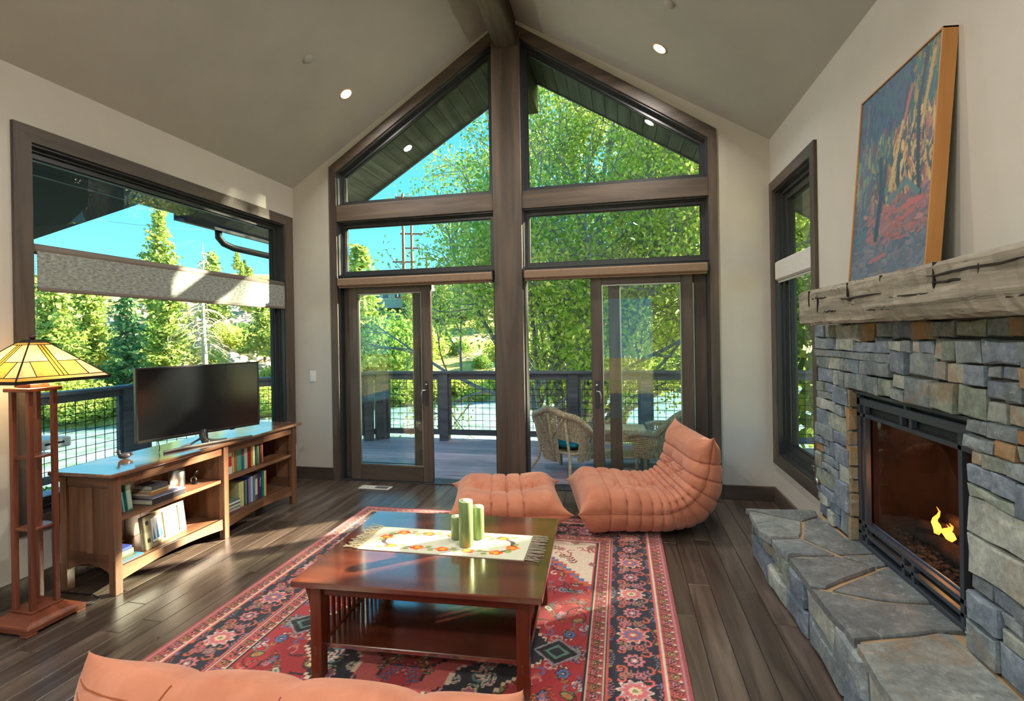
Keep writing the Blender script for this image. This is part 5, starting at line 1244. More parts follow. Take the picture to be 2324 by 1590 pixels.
MB().prism([(XA, rz_(XA)+0.022), (2.35, rz_(2.35)+0.022), (2.35, rz_(2.35)+0.24), (XA, rz_(XA)+0.24)], 'y', OUT-0.1, YO).build('roof_slope', M_roof, rf)
for x0, x1 in ((-4.13, XA-0.1), (XA+0.1, 2.35)):
    n = int((x1-x0)/0.135)
    for k in range(n):
        a, b = x0+(x1-x0)*k/n+0.003, x0+(x1-x0)*(k+1)/n-0.003
        MB().prism([(a, rz_(a)), (b, rz_(b)), (b, rz_(b)+0.02), (a, rz_(a)+0.02)], 'y', OUT-0.02 if (a > XL-TH or True) else YB, YO-0.03).build('soffit_board', M_soff, rf)
n = 6
for k in range(n):    # left eave boards run along the wall
    a = -4.13+(XL-TH+4.42)*k/n+0.003; b = -4.13+(XL-TH+4.42)*(k+1)/n-0.003
    MB().prism([(a, rz_(a)), (b, rz_(b)), (b, rz_(b)+0.02), (a, rz_(a)+0.02)], 'y', YB-0.4, OUT-0.03).build('soffit_board', M_soff, rf)
    a = XR+TH+(2.35-XR-TH)*k/n+0.003; b = XR+TH+(2.35-XR-TH)*(k+1)/n-0.003
    MB().prism([(a, rz_(a)), (b, rz_(b)), (b, rz_(b)+0.02), (a, rz_(a)+0.02)], 'y', YB-0.4, OUT-0.03).build('soffit_board', M_soff, rf)
MB().prism([(-4.17, rz_(-4.13)+0.0), (-4.13, rz_(-4.13)), (-4.13, rz_(-4.13)+0.25), (-4.17, rz_(-4.13)+0.25)], 'y', YB-0.5, YO).build('fascia', M_fas, rf)
for s, x0, x1 in ((1, -4.17, XA), (1, XA, 2.37)):
    MB().prism([(x0, rz_(x0)-0.01), (x1, rz_(x1)-0.01), (x1, rz_(x1)+0.26), (x0, rz_(x0)+0.26)], 'y', YO-0.03, YO+0.01).build('barge_board', M_fas, rf)
MB().box(-1.15, -0.93, OUT-0.02, YO+0.05, 4.20, 4.60, 0.01).build('beam_end', M_beam, rf)
# exterior cheek of the gable above the glazing is the wall itself; lower porch roof on the left
pr2 = thing('porch_roof', 'dark boarded porch roof beyond the picture window', None, kind='structure')
M_psoff = wood('dark_porch_boards', S(30, 32, 36), S(46, 50, 54), S(60, 64, 68), 'y', 0.8, 6, 0.1, 0.15)
for k in range(12):
    a, b = -4.17-0.17*k-0.003, -4.17-0.17*(k+1)+0.003
    z_ = lambda x: rz_(-4.13)+0.05+(x+4.46)*0.20
    MB().prism([(a, z_(a)), (b, z_(b)), (b, z_(b)+0.025), (a, z_(a)+0.025)], 'y', 0.2, 3.72).build('porch_board', M_psoff, pr2)
MB().prism([(-4.17, 2.76), (-6.5, 2.29), (-6.5, 2.40), (-4.17, 2.90)], 'y', 0.2, 3.74).build('porch_deck', M_roof, pr2)
gt = thing('rain_gutter', 'dark rain gutter with a bent downspout outside the picture window', 'gutter', (-4.17, 5.0, rz_(-4.13)-0.05))
MB().prism([(0, 0.0), (-0.12, 0.02), (-0.12, 0.14), (-0.11, 0.14), (-0.11, 0.035), (0, 0.03)], 'y', -0.85, 0.8).build('gutter_trough', M_fas, gt)
MB().tube([(-0.06, -0.35, 0.02), (-0.06, -0.35, -0.06), (-0.04, -0.30, -0.12), (0.0, -0.20, -0.155), (0.42, 0.55, -0.26), (0.80, 0.9, -0.36)], 0.036, 12).build('downspout', M_black, gt, True)

# ------------------------------------------------------------------ deck
M_deck = wood('grey_deck_board', S(144, 124, 138), S(182, 160, 176), S(208, 188, 202), 'x', 0.6, 8, 0.15, 0.10)
DZ = -0.05
dkf = MB().box(-6.0, 4.2, 4.0, 7.2, DZ-0.20, DZ-0.03).build('deck_floor', M_fas); struct(dkf, 'weathered timber deck boards outside the doors')
def dxl(y): return -5.95 if y < 5.1 else -5.95+(y-5.1)*1.13
y = 1.0
while y < 7.23:
    if y < OUT: MB().box(-5.95, XL-TH-0.005, y+0.003, y+0.137, DZ-0.028, DZ, 0.003).build('deck_board', M_deck, dkf)
    if y+0.14 > OUT: MB().box(dxl(y), 4.2, max(y+0.003, OUT+0.005), y+0.137, DZ-0.028, DZ, 0.003).build('deck_board', M_deck, dkf)
    y += 0.14
MB().box(-6.0, XL-TH, 1.0, 5.0, DZ-0.20, DZ-0.03).build('deck_joist', M_fas, dkf)
# railing
M_rail = wood('grey_stained_rail', S(66, 62, 66), S(96, 92, 96), S(118, 114, 118), 'x', 0.6, 7, 0.12, 0.06)
M_wire = mat('dark_wire', S(36, 40, 40), 0.4, 0.6)
ZR = 0.985
def rail_run(A_, B_, posts, label, mids=True):
    A_, B_ = Vector(A_), Vector(B_); d = B_-A_; L = d.length; an = math.atan2(d.y, d.x)
    t = thing('deck_railing', label, 'railing', (A_.x, A_.y, DZ), an); H = ZR-DZ
    MB().box(-0.05, L+0.05, -0.075, 0.075, H-0.042, H, 0.006).build('cap_rail', M_rail, t)
    MB().box(0, L, -0.02, 0.02, H-0.125, H-0.042, 0.003).build('top_rail', M_rail, t)
    MB().box(0, L, -0.02, 0.02, 0.085, 0.165, 0.003).build('bottom_rail', M_rail, t)
    pp = sorted(posts)
    for p in pp: MB().box(p-0.07, p+0.07, -0.06, 0.06, 0, H-0.042, 0.004).build('rail_post', M_rail, t)
    for a, b in zip(pp[:-1], pp[1:]):
        a, b = a+0.07, b-0.07
        if b-a < 0.15: continue
        for q0, q1 in ((a, a+0.035), (b-0.035, b)): MB().box(q0, q1, -0.024, 0.024, 0.165, H-0.125, 0.002).build('panel_stile', M_rail, t)
        w = MB(); nv = max(1, int((b-a-0.07)/0.102)); nh = 8
        for k in range(1, nv+1): x = a+0.035+(b-a-0.07)*(k-0.5)/nv; w.tube([(x, 0, 0.16), (x, 0, H-0.12)], 0.0038, 5, False)
        for k in range(nh): z = 0.165+(H-0.29)*(k+0.5)/nh; w.tube([(a+0.03, 0.004, z), (b-0.03, 0.004, z)], 0.0038, 5, False)
        w.build('wire_mesh', M_wire, t)
    return t
rail_run((-3.58, 7.15), (4.1, 7.15), [0.0, 0.99, 2.92, 3.91, 5.2, 6.5, 7.68], 'wood and wire mesh railing straight across the deck beyond the doors')
rail_run((-5.85, 5.06), (-3.58, 7.15), [0.06, 1.1, 2.1, 2.85, 3.03], 'slanted length of wire mesh railing at the deck corner')
rail_run((-5.85, 1.2), (-5.85, 5.06), [0.0, 1.3, 2.6, 3.75], 'wire mesh railing seen through the picture window beside the bookcase')

# ------------------------------------------------------------------ wicker furniture
M_wick = mat('tan_wicker', S(206, 182, 150), 0.55); v = coords(M_wick, (1, 1, 1)); base(M_wick, ramp(M_wick, noise(M_wick, v, 40, 3), [(0.3, S(166, 140, 108)), (0.7, S(222, 204, 176))]))
def wicker_chair(label, loc, rz, group):
    """faces local +y"""
    t = thing('wicker_chair', label, 'chair', loc, rz, group)
    N = 46
    def rim(k):   # horseshoe shell from left arm round the back to right arm
        u = k/(N-1); a = math.pi*(1-u) if 0 else math.pi*(1.0-u)
        x = 0.33*math.cos(a); back = math.sin(a)
        y = -0.26*back**0.8+0.0 if back > 0 else 0
        zt = 0.46+0.26*back**0.7+0.035*math.sin(3*a)**2*back
        return x, y, zt, back
    ribs = MB(); topc = []; lat = MB()
    for k in range(N):
        x, y, zt, b = rim(k); topc.append((x*1.05, y*1.12-0.02*b, zt))
        P = []
        lo_ = 0.47 if 0.56 < k/(N-1) < 0.86 else 0.0
        for j in range(7):
            w = lo_+(1-lo_)*j/6; P.append((x*(0.74+0.29*w**1.1), (y*(0.74+0.34*w**1.3))-0.01, 0.16+(zt-0.16)*w))
        ribs.tube(P, 0.0075, 5)
    for j in range(24):
        w = 0.04+0.9*j/23; P = []
        for k in range(0, N):
            if w < 0.47 and 0.56 < k/(N-1) < 0.86:
                if len(P) > 1: lat.tube(P, 0.0068, 4, False)
                P = []; continue
            x, y, zt, b = rim(k); wob = 0.004*(1 if (k+j) % 2 else -1)
            P.append((x*(0.74+0.29*w**1.1)*(1+wob*2), (y*(0.74+0.34*w**1.3))-0.01-wob, 0.16+(zt-0.16)*w))
        if len(P) > 1: lat.tube(P, 0.0068, 4, False)
    ribs.build('woven_ribs', M_wick, t); lat.build('woven_strands', M_wick, t)
    x0, y0, z0_, _ = rim(0); x1, y1, z1_, _ = rim(N-1)
    full = [(x0*1.08, 0.30, z0_-0.03), (x0*1.10, 0.20, z0_+0.0), (x0*1.09, 0.08, z0_+0.005)]+topc+[(x1*1.09, 0.08, z1_+0.005), (x1*1.10, 0.20, z1_), (x1*1.08, 0.30, z1_-0.03)]
    MB().tube(full, [0.03]*2+[0.034]*(len(full)-4)+[0.03]*2, 8).build('rolled_rim', M_wick, t, True)
    for s in (-1, 1):
        pa = MB()
        for k in range(9):
            y = 0.02+0.03*k; pa.tube([(s*0.26, y, 0.16), (s*0.29, y, 0.30), (s*0.35, y, 0.44)], 0.0075, 5)
        for j in range(12): z = 0.17+0.02*j+0.003*j; xx = 0.26+0.09*(j/11)**1.2; pa.tube([(s*xx, 0.0, z), (s*xx, 0.28, z)], 0.007, 4)
        pa.build('woven_arm', M_wick, t)
        MB().tube([(s*0.30, -0.02, 0.45), (s*0.27, 0.0, 0.30), (s*0.26, 0.02, 0.16)], 0.012, 6).build('arm_brace', M_wick, t)
    for (x, y) in ((-0.24, 0.25), (0.24, 0.25)): MB().tube([(x, y, 0.30), (x, y, 0.0)], [0.016, 0.02], 8).build('leg', M_wick, t, True)
    for s in (-1, 1): MB().tube([(s*0.20, -0.30, 0.62), (s*0.19, -0.22, 0.30), (s*0.21, -0.23, 0.18), (s*0.29, -0.36, 0.0)], [0.012, 0.015, 0.017, 0.015], 8).build('rear_leg', M_wick, t, True)
    MB().tube([(0.0, -0.335, 0.71), (0, -0.27, 0.42), (0, -0.215, 0.17)], 0.015, 8).build('back_post', M_wick, t, True)
    for s in (-1, 1): MB().tube([(s*0.17, -0.27, 0.68), (s*0.09, -0.29, 0.55), (0, -0.275, 0.42)], 0.009, 6).build('back_brace', M_wick, t, True)
    se = MB().box(-0.255, 0.255, -0.20, 0.28, 0.25, 0.28, 0.012)
    se.build('seat_deck', M_wick, t); sk = MB()
    for k in range(26): x = -0.25+0.5*k/25; sk.tube([(x, 0.285, 0.28), (x, 0.287, 0.17)], 0.0075, 4)
    sk.build('seat_skirt', M_wick, t)
    return t
def cushion(label, loc, rz, w, h, tilt, rgb, group=None):
    t = thing('cushion', label, 'cushion', loc, rz, group); V = []; F = []; n = 17
    for sgn in (1, -1):
        for i in range(n):
            for j in range(n):
                u, q = 2*i/(n-1)-1, 2*j/(n-1)-1; d = (1-abs(u)**3)*(1-abs(q)**3); V.append((u*w*(1-0.05*(1-abs(q))), q*h*(1-0.05*(1-abs(u))), sgn*0.065*d**0.6+0.065))
    for b in (0, n*n):
        for i in range(n-1):
            for j in range(n-1): a = b+i*n+j; q = (a, a+n, a+n+1, a+1); F.append(q if b == 0 else q[::-1])
    q = MB(); q.add(V, F); q.xf(lambda p: Matrix.Rotation(tilt, 3, 'X') @ p)
    q.build('cushion_body', plain('teal_cushion', S(*rgb), S(*[c*0.85 for c in rgb]), 0.8, 20), t, True)
    return t
wicker_chair('tan wicker armchair with its back to the timber post on the deck', (-0.62, 5.66, DZ), R(-28), 'wicker chairs on the deck')
cushion('teal seat cushion in the wicker armchair by the post', (-0.595, 5.70, DZ+0.285), R(-28), 0.23, 0.22, 0.0, (0, 150, 178))
wicker_chair('tan wicker armchair behind the glass of the right sliding door', (0.47, 5.95, DZ), R(72), 'wicker chairs on the deck')
t = thing('wicker_table', 'tan wicker low table with a lower shelf between the deck chairs', 'table', (-0.03, 6.0, DZ), R(3))
MB().box(-0.30, 0.30, -0.22, 0.22, 0.44, 0.46, 0.008).build('table_top', M_wick, t)
sk = MB()
for k in range(56): x = -0.30+0.6*k/55; sk.tube([(x, -0.225, 0.465), (x, -0.235, 0.44), (x, -0.215, 0.33)], 0.008, 5)
for k in range(10): z = 0.34+0.012*k; sk.tube([(-0.30, -0.224, z), (0.30, -0.224, z)], 0.006, 4)
sk.build('woven_apron', M_wick, t)
MB().box(-0.28, 0.28, -0.20, 0.20, 0.14, 0.16, 0.006).build('lower_shelf', M_wick, t)
for sx_ in (-1, 1):
    for sy_ in (-1, 1): MB().tube([(sx_*0.27, sy_*0.20, 0.45), (sx_*0.275, sy_*0.20, 0.0)], 0.02, 8).build('leg', M_wick, t, True)
# grill seen through the picture window
gr = thing('gas_grill', 'white and grey gas grill on wheels outside the picture window', 'grill', (-4.62, 2.78, DZ), R(0))
M_gw = mat('grill_enamel', S(205, 210, 214), 0.3); M_gd = mat('grill_dark', S(30, 34, 52), 0.35)
MB().box(-0.28, 0.28, -0.42, 0.0, 0.12, 0.62, 0.01).build('cabinet', M_gd, gr); MB().box(-0.30, 0.30, -0.46, 0.04, 0.62, 0.80, 0.02).build('firebox', M_gw, gr)
MB().hull([(x, y, z) for (s, z) in ((1, 0.80), (0.75, 1.0)) for x in (-0.30*s, 0.30*s) for y in (-0.21-0.25*s, -0.21+0.25*s)], [(0, 1, 3, 2), (4, 5, 7, 6), (0, 1, 5, 4), (2, 3, 7, 6), (0, 2, 6, 4), (1, 3, 7, 5)]).build('hood', M_gd, gr)
MB().box(-0.25, 0.25, 0.04, 0.46, 0.72, 0.80, 0.012).build('side_shelf', M_gw, gr); MB().box(0.248, 0.252, 0.26, 0.40, 0.755, 0.772, 0.001).build('name_badge', M_gd, gr)
for s in (-1, 1): MB().tube([(0.28, -0.21+s*0.1, 0.70), (0.31, -0.21+s*0.1, 0.70)], 0.028, 12).build('control_knob', M_gd, gr, True)
for y in (-0.36, 0.02):
    MB().tube([(0.22, y, 0.10), (0.27, y, 0.10)], 0.10, 20).build('wheel', mat('wheel_tan', S(150, 144, 124), 0.6), gr, True); MB().tube([(0.268, y, 0.10), (0.28, y, 0.10)], 0.02, 10).build('hub', M_brush, gr, True)
MB().tube([(0.33, -0.40, 0.9), (0.33, -0.02, 0.9)], 0.012, 8).build('hood_handle', M_brush, gr, True)

# ------------------------------------------------------------------ terrain and river
TA = R(30); TN = np.array((-math.sin(TA), math.cos(TA))); TE = np.array((math.cos(TA), math.sin(TA)))
ZW = -3.6
def tnoise(x, y, seed=0):
    g = np.random.default_rng(seed); h = np.zeros_like(x)
    for k in range(14):
        f = 0.02*1.45**k; a = g.uniform(0, 6.28); h = h+np.sin(f*(x*math.cos(a)+y*math.sin(a))*2.3+g.uniform(0, 6.28))/(1.45**k)
    return h
def ground(d, e):
    n = tnoise(d, e, 4); bank = 37+1.2*np.sin(e*0.11)+0.6*np.sin(e*0.31)
    near = np.interp(d, [-60, 5, 9, 14, 17, 20], [-1.2, -1.2, -1.9, -3.1, -3.9, -4.8])
    rise = np.clip(d-bank, 0, None); far = np.interp(rise, [0, 2, 6, 14, 34, 60, 110], [-3.7, -2.7, -2.0, -0.2, 6.0, 12.0, 16.0])+0.25*n*np.clip(rise/10, 0, 1.6)
    return np.where(d < 26, near+0.08*n, np.where(d < bank, np.interp(d, [26, 37], [-4.8, -3.7]), far))
dv = np.concatenate([np.linspace(-40, 4, 12), np.linspace(5, 36, 50), np.linspace(36.3, 80, 110), np.linspace(81, 170, 60)]); ev = np.linspace(-130, 150, 240)
Dg, Eg = np.meshgrid(dv, ev, indexing='ij'); Hg = ground(Dg, Eg)
Vt = np.stack([Dg*TN[0]+Eg*TE[0], Dg*TN[1]+Eg*TE[1], Hg], -1).reshape(-1, 3); ne = len(ev)
i = np.arange((len(dv)-1)*(ne-1)); a = (i//(ne-1))*ne+i % (ne-1); Ft = np.stack([a, a+1, a+ne+1, a+ne], 1)
M_gnd = mat('dry_hillside', S(170, 160, 110), 0.95); v = coords(M_gnd, (1, 1, 1), False)
c1 = ramp(M_gnd, noise(M_gnd, v, 0.22, 6, 0.65), [(0.35, S(106, 122, 52)), (0.5, S(176, 168, 96)), (0.66, S(206, 186, 150))]); c2 = ramp(M_gnd, noise(M_gnd, v, 3.5, 5, 0.7), [(0.35, (0.45, 0.45, 0.45, 1)), (0.65, (1.25, 1.2, 1.1, 1))])
base(M_gnd, mixc(M_gnd, 1.0, c1, c2, 'MULTIPLY'))
struct(ob('hillside_ground', npmesh('hillside_ground', Vt, Ft, M_gnd, True), M_gnd), 'dry grassy hillside across the river')
M_wat = mat('river_water', S(120, 150, 160), 0.15, spec=0.8); v = coords(M_wat, (1, 1, 1), False)
w1 = noise(M_wat, v, 1.3, 5, 0.6, 0.6); base(M_wat, ramp(M_wat, noise(M_wat, v, 0.6, 5, 0.7, 1.0), [(0.35, S(98, 128, 116)), (0.55, S(140, 172, 184)), (0.75, S(200, 220, 230))])); bump(M_wat, w1, 0.6, 0.12)
P4 = [np.array((d*TN[0]+e_*TE[0], d*TN[1]+e_*TE[1], ZW)) for d, e_ in ((14, -130), (14, 150), (40, 150), (40, -130))]
struct(MB().add([tuple(p) for p in P4], [(0, 1, 2, 3)]).build('river_water', M_wat), 'rippling blue green river below the deck')
def gz(x, y):
    d = x*TN[0]+y*TN[1]; e_ = x*TE[0]+y*TE[1]; return float(ground(np.array([d]), np.array([e_]))[0])

# ------------------------------------------------------------------ vegetation
def leafmat(name, a, b, tr=0.45):
    m = bpy.data.materials.new(name); m.use_nodes = True; nt = m.node_tree; nt.nodes.clear(); o = nt.nodes.new('ShaderNodeOutputMaterial')
    g = nt.nodes.new('ShaderNodeNewGeometry'); r = nt.nodes.new('ShaderNodeValToRGB'); r.color_ramp.elements[0].color = a; r.color_ramp.elements[1].color = b
    nt.links.new(g.outputs['Random Per Island'], r.inputs[0]); d = nt.nodes.new('ShaderNodeBsdfDiffuse'); t = nt.nodes.new('ShaderNodeBsdfTranslucent'); mx = nt.nodes.new('ShaderNodeMixShader'); mx.inputs[0].default_value = tr
    nt.links.new(r.outputs[0], d.inputs[0]); nt.links.new(r.outputs[0], t.inputs[0]); nt.links.new(d.outputs[0], mx.inputs[1]); nt.links.new(t.outputs[0], mx.inputs[2]); nt.links.new(mx.outputs[0], o.inputs[0]); return m
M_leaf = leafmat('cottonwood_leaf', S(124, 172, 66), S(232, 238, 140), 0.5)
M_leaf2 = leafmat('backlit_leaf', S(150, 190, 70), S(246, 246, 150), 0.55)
M_bush = leafmat('willow_leaf', S(140, 166, 74), S(222, 224, 128), 0.4)
M_bush2 = leafmat('dark_shrub_leaf', S(84, 128, 66), S(160, 182, 92), 0.35)
M_need = leafmat('pine_needles', S(116, 146, 80), S(196, 206, 112), 0.3)
M_need2 = leafmat('dark_fir_needles', S(70, 112, 82), S(128, 158, 102), 0.25)
M_bark = plain('grey_bark', S(172, 166, 168), S(120, 114, 116), 0.9, 12, 0.5, 40)
M_pbark = plain('pine_bark', S(158, 122, 92), S(110, 82, 62), 0.9, 8)
M_dead = plain('bleached_wood', S(196, 186, 166), S(160, 150, 130), 0.9, 8)
def kites(g, P, size, droop=0.5, asp=0.62):
    """one leaf quad per point"""
    n = len(P); a = g.uniform(0, 2*np.pi, n); el = g.normal(-droop, 0.5, n); L = size*g.uniform(0.7, 1.25, n)
    t = np.stack([np.cos(a)*np.cos(el), np.sin(a)*np.cos(el), np.sin(el)], 1); r = g.normal(size=(n, 3)); w = np.cross(t, r); w /= np.linalg.norm(w, axis=1)[:, None]
    p0 = P; p2 = P+t*L[:, None]; pm = P+t*(L*0.42)[:, None]; wv = w*(L*asp/2)[:, None]
    V = np.stack([p0, pm+wv, p2, pm-wv], 1).reshape(-1, 3); F = np.arange(4*n).reshape(-1, 4); return V, F
def grow(g, p, d, L, r, lvl, tubes, tips, bend=0.25, up=0.15, lv=3, kids=(7, 6, 5), tmin=0.25):
    pts = [p]; rr = [r]; n = max(4, int(L/0.25)); n = min(n, 12)
    for k in range(n):
        d = d+g.normal(0, bend/math.sqrt(n), 3)+np.array((0, 0, up/n)); d /= np.linalg.norm(d); p = p+d*L/n; pts.append(p); rr.append(r*(1-0.85*(k+1)/n)+0.004)
    tubes.append((pts, rr))
    if lvl == lv:
        for q in pts[1:]: tips.append(q)
        return
    K = kids[lvl]
    for k in range(K):
        t = tmin+(1-tmin)*(k+g.random()*0.7)/K; i = min(n, max(1, int(t*n))); q = pts[i]
        ax = g.normal(size=3); pd = np.cross(d, ax); pd /= np.linalg.norm(pd); an = g.uniform(0.5, 1.05); nd_ = d*math.cos(an)+pd*math.sin(an)
        grow(g, q, nd_, L*g.uniform(0.42, 0.62)*(1.15-0.4*t), rr[i]*0.62, lvl+1, tubes, tips, bend, up*0.6, lv, kids)
def broadleaf(name, label, loc, stems, seed, nleaf, lsize, lm, spread=0.16, kids=(8, 6, 5), cat='tree', group=None, up=0.25, tmin=0.25):
    g = np.random.default_rng(seed); tubes = []; tips = []
    for (d, L, r) in stems: d = np.array(d, float); d /= np.linalg.norm(d); grow(g, np.zeros(3), d, L, r, 0, tubes, tips, 0.28, up, 3, kids, tmin)
    t = thing(name, label, cat, loc, 0, group); w = MB()
    for pts, rr in tubes: w.tube(pts, rr, 7 if rr[0] > 0.03 else 4, False)
    w.build('branches', M_bark, t, True)
    T = np.array(tips); P = T[g.integers(0, len(T), nleaf)]+g.normal(0, spread, (nleaf, 3)); V, F = kites(g, P, lsize)
    ob('foliage', npmesh('foliage', V, F, lm), lm, t); return t
# river cottonwoods close to the deck
broadleaf('cottonwood_tree', 'leafy multi stemmed cottonwood right behind the deck railing', (-1.05, 10.4, gz(-1.05, 10.4)-0.1), [((0.03, 0.02, 1), 9.0, 0.15), ((-0.12, 0.1, 1), 8.0, 0.13), ((0.30, 0.12, 1), 8.0, 0.12), ((-0.34, 0.0, 1), 8.5, 0.12), ((-0.55, -0.1, 0.8), 5.2, 0.09), ((0.16, -0.12, 0.9), 7.0, 0.10)], 21, 72000, 0.088, M_leaf, 0.20)
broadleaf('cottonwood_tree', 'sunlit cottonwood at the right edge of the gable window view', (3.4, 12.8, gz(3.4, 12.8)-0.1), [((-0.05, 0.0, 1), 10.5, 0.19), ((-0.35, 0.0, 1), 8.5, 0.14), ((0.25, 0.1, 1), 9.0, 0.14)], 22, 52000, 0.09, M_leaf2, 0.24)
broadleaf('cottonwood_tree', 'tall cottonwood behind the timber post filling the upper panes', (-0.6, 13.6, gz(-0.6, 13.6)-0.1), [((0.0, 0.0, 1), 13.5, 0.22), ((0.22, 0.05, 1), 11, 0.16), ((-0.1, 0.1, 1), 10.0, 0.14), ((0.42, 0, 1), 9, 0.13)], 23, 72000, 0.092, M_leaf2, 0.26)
broadleaf('cottonwood_tree', 'unseen cottonwood right of the house with its crown raised to screen the sun', (6.6, 10.2, gz(6.6, 10.2)-0.1), [((0, 0, 1), 12, 0.2), ((-0.1, 0.05, 1), 11, 0.13)], 24, 46000, 0.15, M_leaf, 0.32, tmin=0.73)  # out of view; high crown shaped to stop sun at the gable

broadleaf('cottonwood_tree', 'unseen high crowned cottonwood added off the right deck corner to block sun', (4.75, 10.5, gz(4.75, 10.5)-0.1), [((0, 0, 1), 12, 0.18), ((0.12, 0.0, 1), 11, 0.12)], 26, 46000, 0.15, M_leaf, 0.34, tmin=0.68)  # unseen tree added to keep sun off the left wall
def conifer_mesh(seed, H, Wd, nb, mode='pine'):
    g = np.random.default_rng(seed); P = []; w = MB(); w.tube([(g.normal(0, 0.03), g.normal(0, 0.03), H*k/8) for k in range(9)], [0.018*H*(1-k/8.3) for k in range(9)], 7)
    for k in range(nb):
        f = k/nb; z = H*(0.16+0.83*f) if mode == 'pine' else H*(0.05+0.94*f); L = Wd*(1-f)**0.75*g.uniform(0.6, 1.1)+0.12; a = k*2.4+g.normal(0, 0.3)
        dr = g.uniform(-0.1, 0.25) if mode == 'pine' else g.uniform(-0.35, -0.1)
        n = max(4, int(L/0.16)); tip = None
        q = [(L*j/n*math.cos(a), L*j/n*math.sin(a), z+dr*L*(j/n)+0.12*L*(j/n)**2) for j in range(n+1)]
        w.tube([q[0], q[n//2], q[-1]], [0.028, 0.018, 0.006], 4, False)
        for j in range(1, n+1): P += [q[j]]*(5 if mode == 'pine' else 4)
    P = np.array(P)+g.normal(0, 0.13, (len(P), 3)); V, F = kites(g, P, 0.42, 0.0 if mode == 'pine' else 0.3, 0.5)
    return w.mesh('trunk'), npmesh('needles', V, F)
CON = [conifer_mesh(31, 9, 2.0, 90), conifer_mesh(32, 11, 2.2, 100), conifer_mesh(33, 8, 1.9, 80), conifer_mesh(34, 10, 1.5, 110, 'fir'), conifer_mesh(35, 7, 1.3, 90, 'fir')]
for k, (a, b) in enumerate(CON):
    a.materials.append(M_pbark); b.materials.append(M_need if k < 3 else M_need2)
def conifer(kind, x, y, s, label, group=None, rz=None):
    t = thing('pine_tree' if kind < 3 else 'fir_tree', label, 'tree', (x, y, gz(x, y)-0.1), rz if rz is not None else (x*7+y*3) % 6.28, group); t.scale = (s, s, s)
    ob('trunk', CON[kind][0], None, t); ob('needles', CON[kind][1], None, t); return t
def at_px(u, r):   # bearing of picture column u, distance r
    a = YAW+math.atan((u-1162)/FPX); return r*math.sin(a), r*math.cos(a)
x, y = at_px(365, 64); conifer(1, x, y, 1.15, 'tall lone pine rising above the roller shade')
x, y = at_px(485, 62); conifer(0, x, y, 0.95, 'broad pine top showing right of the tall lone pine')
x, y = at_px(120, 46); conifer(2, x, y, 1.15, 'bright pine beside the lamp shade across the river')
x, y = at_px(205, 52); conifer(0, x, y, 1.0, 'pine second from the lamp across the river')
x, y = at_px(288, 43); conifer(3, x, y, 0.95, 'dark slender fir behind the left end of the television')
x, y = at_px(385, 47); conifer(1, x, y, 0.9, 'pine with a bare lower trunk above the television')
x, y = at_px(600, 50); conifer(2, x, y, 1.0, 'pine at the right jamb of the picture window')
x, y = at_px(818, 42); conifer(2, x, y, 1.42, 'large pine at the left edge of the gable window')
x, y = at_px(760, 48); conifer(0, x, y, 1.0, 'pine half hidden by the left door jamb')
hg = np.random.default_rng(77)
for k in range(58):
    u = hg.uniform(-60, 1250); r = hg.uniform(56, 100); x, y = at_px(u, r); conifer(int(hg.choice([0, 1, 2, 3, 4])), x, y, hg.uniform(0.6, 0.85)*(1.0 if r < 72 else 0.6), 'small distant pine scattered over the hillside', 'hillside pines')
# dead tree
x, y = at_px(463, 44); g = np.random.default_rng(5); t = thing('dead_tree', 'bleached dead tree with drooping bare branches above the television', 'tree', (x, y, gz(x, y)-0.1))
w = MB(); w.tube([(0.05*math.sin(k), 0, 11*k/9) for k in range(10)], [0.24*(1-k/9.5) for k in range(10)], 8); w.build('trunk', M_dead, t, True); w = MB()
for k in range(95):
    f = g.uniform(0.12, 0.95); a = g.uniform(0, 6.28); L = 3.3*(1-f)**0.6*g.uniform(0.5, 1.1); z = 11*f; p = [(L*j/6*math.cos(a+0.1*j), L*j/6*math.sin(a+0.1*j), z+0.10*L*j/6-0.75*L*(j/6)**2.2) for j in range(7)]
    w.tube(p, [0.035*(1-j/7.5) for j in range(7)], 4, False)
    for j in range(2, 7):
        for q in range(2): b = a+g.normal(0, 0.9); l2 = L*0.3*g.uniform(0.4, 1); w.tube([p[j], (p[j][0]+l2*math.cos(b), p[j][1]+l2*math.sin(b), p[j][2]-l2*0.7)], [0.014, 0.005], 3, False)
w.build('bare_branches', M_dead, t)
# shrubs
def bush_mesh(seed, n, size, sq=0.7):
    g = np.random.default_rng(seed); P = []
    for k in range(9):
        c = np.array((g.uniform(-0.8, 0.8), g.uniform(-0.8, 0.8), g.uniform(0.3, 0.9)*sq*1.4)); m = n//9; q = g.normal(size=(m, 3)); q /= np.linalg.norm(q, axis=1)[:, None]; P.append(c+q*(0.55*g.uniform(0.75, 1.05, (m, 1))))
    P = np.vstack(P); P = P[P[:, 2] > -0.1]; V, F = kites(g, P, size, 0.0, 0.55); return npmesh('leaves', V, F)
BU = [bush_mesh(41, 2600, 0.16), bush_mesh(42, 2600, 0.15, 0.9), bush_mesh(43, 2200, 0.18), bush_mesh(44, 2400, 0.15, 1.1)]
for k, b in enumerate(BU): b.materials.append(M_bush if k < 2 else M_bush2)
def shrub(kind, x, y, s, label, group, sz=1.0):
    t = thing('shrub', label, 'shrub', (x, y, gz(x, y)-0.05), (x*5) % 6.28, group); t.scale = (s, s, s*sz); ob('leaves', BU[kind], None, t)
    return t
def de(d, e_): return d*TN[0]+e_*TE[0], d*TN[1]+e_*TE[1]
sg = np.random.default_rng(9)
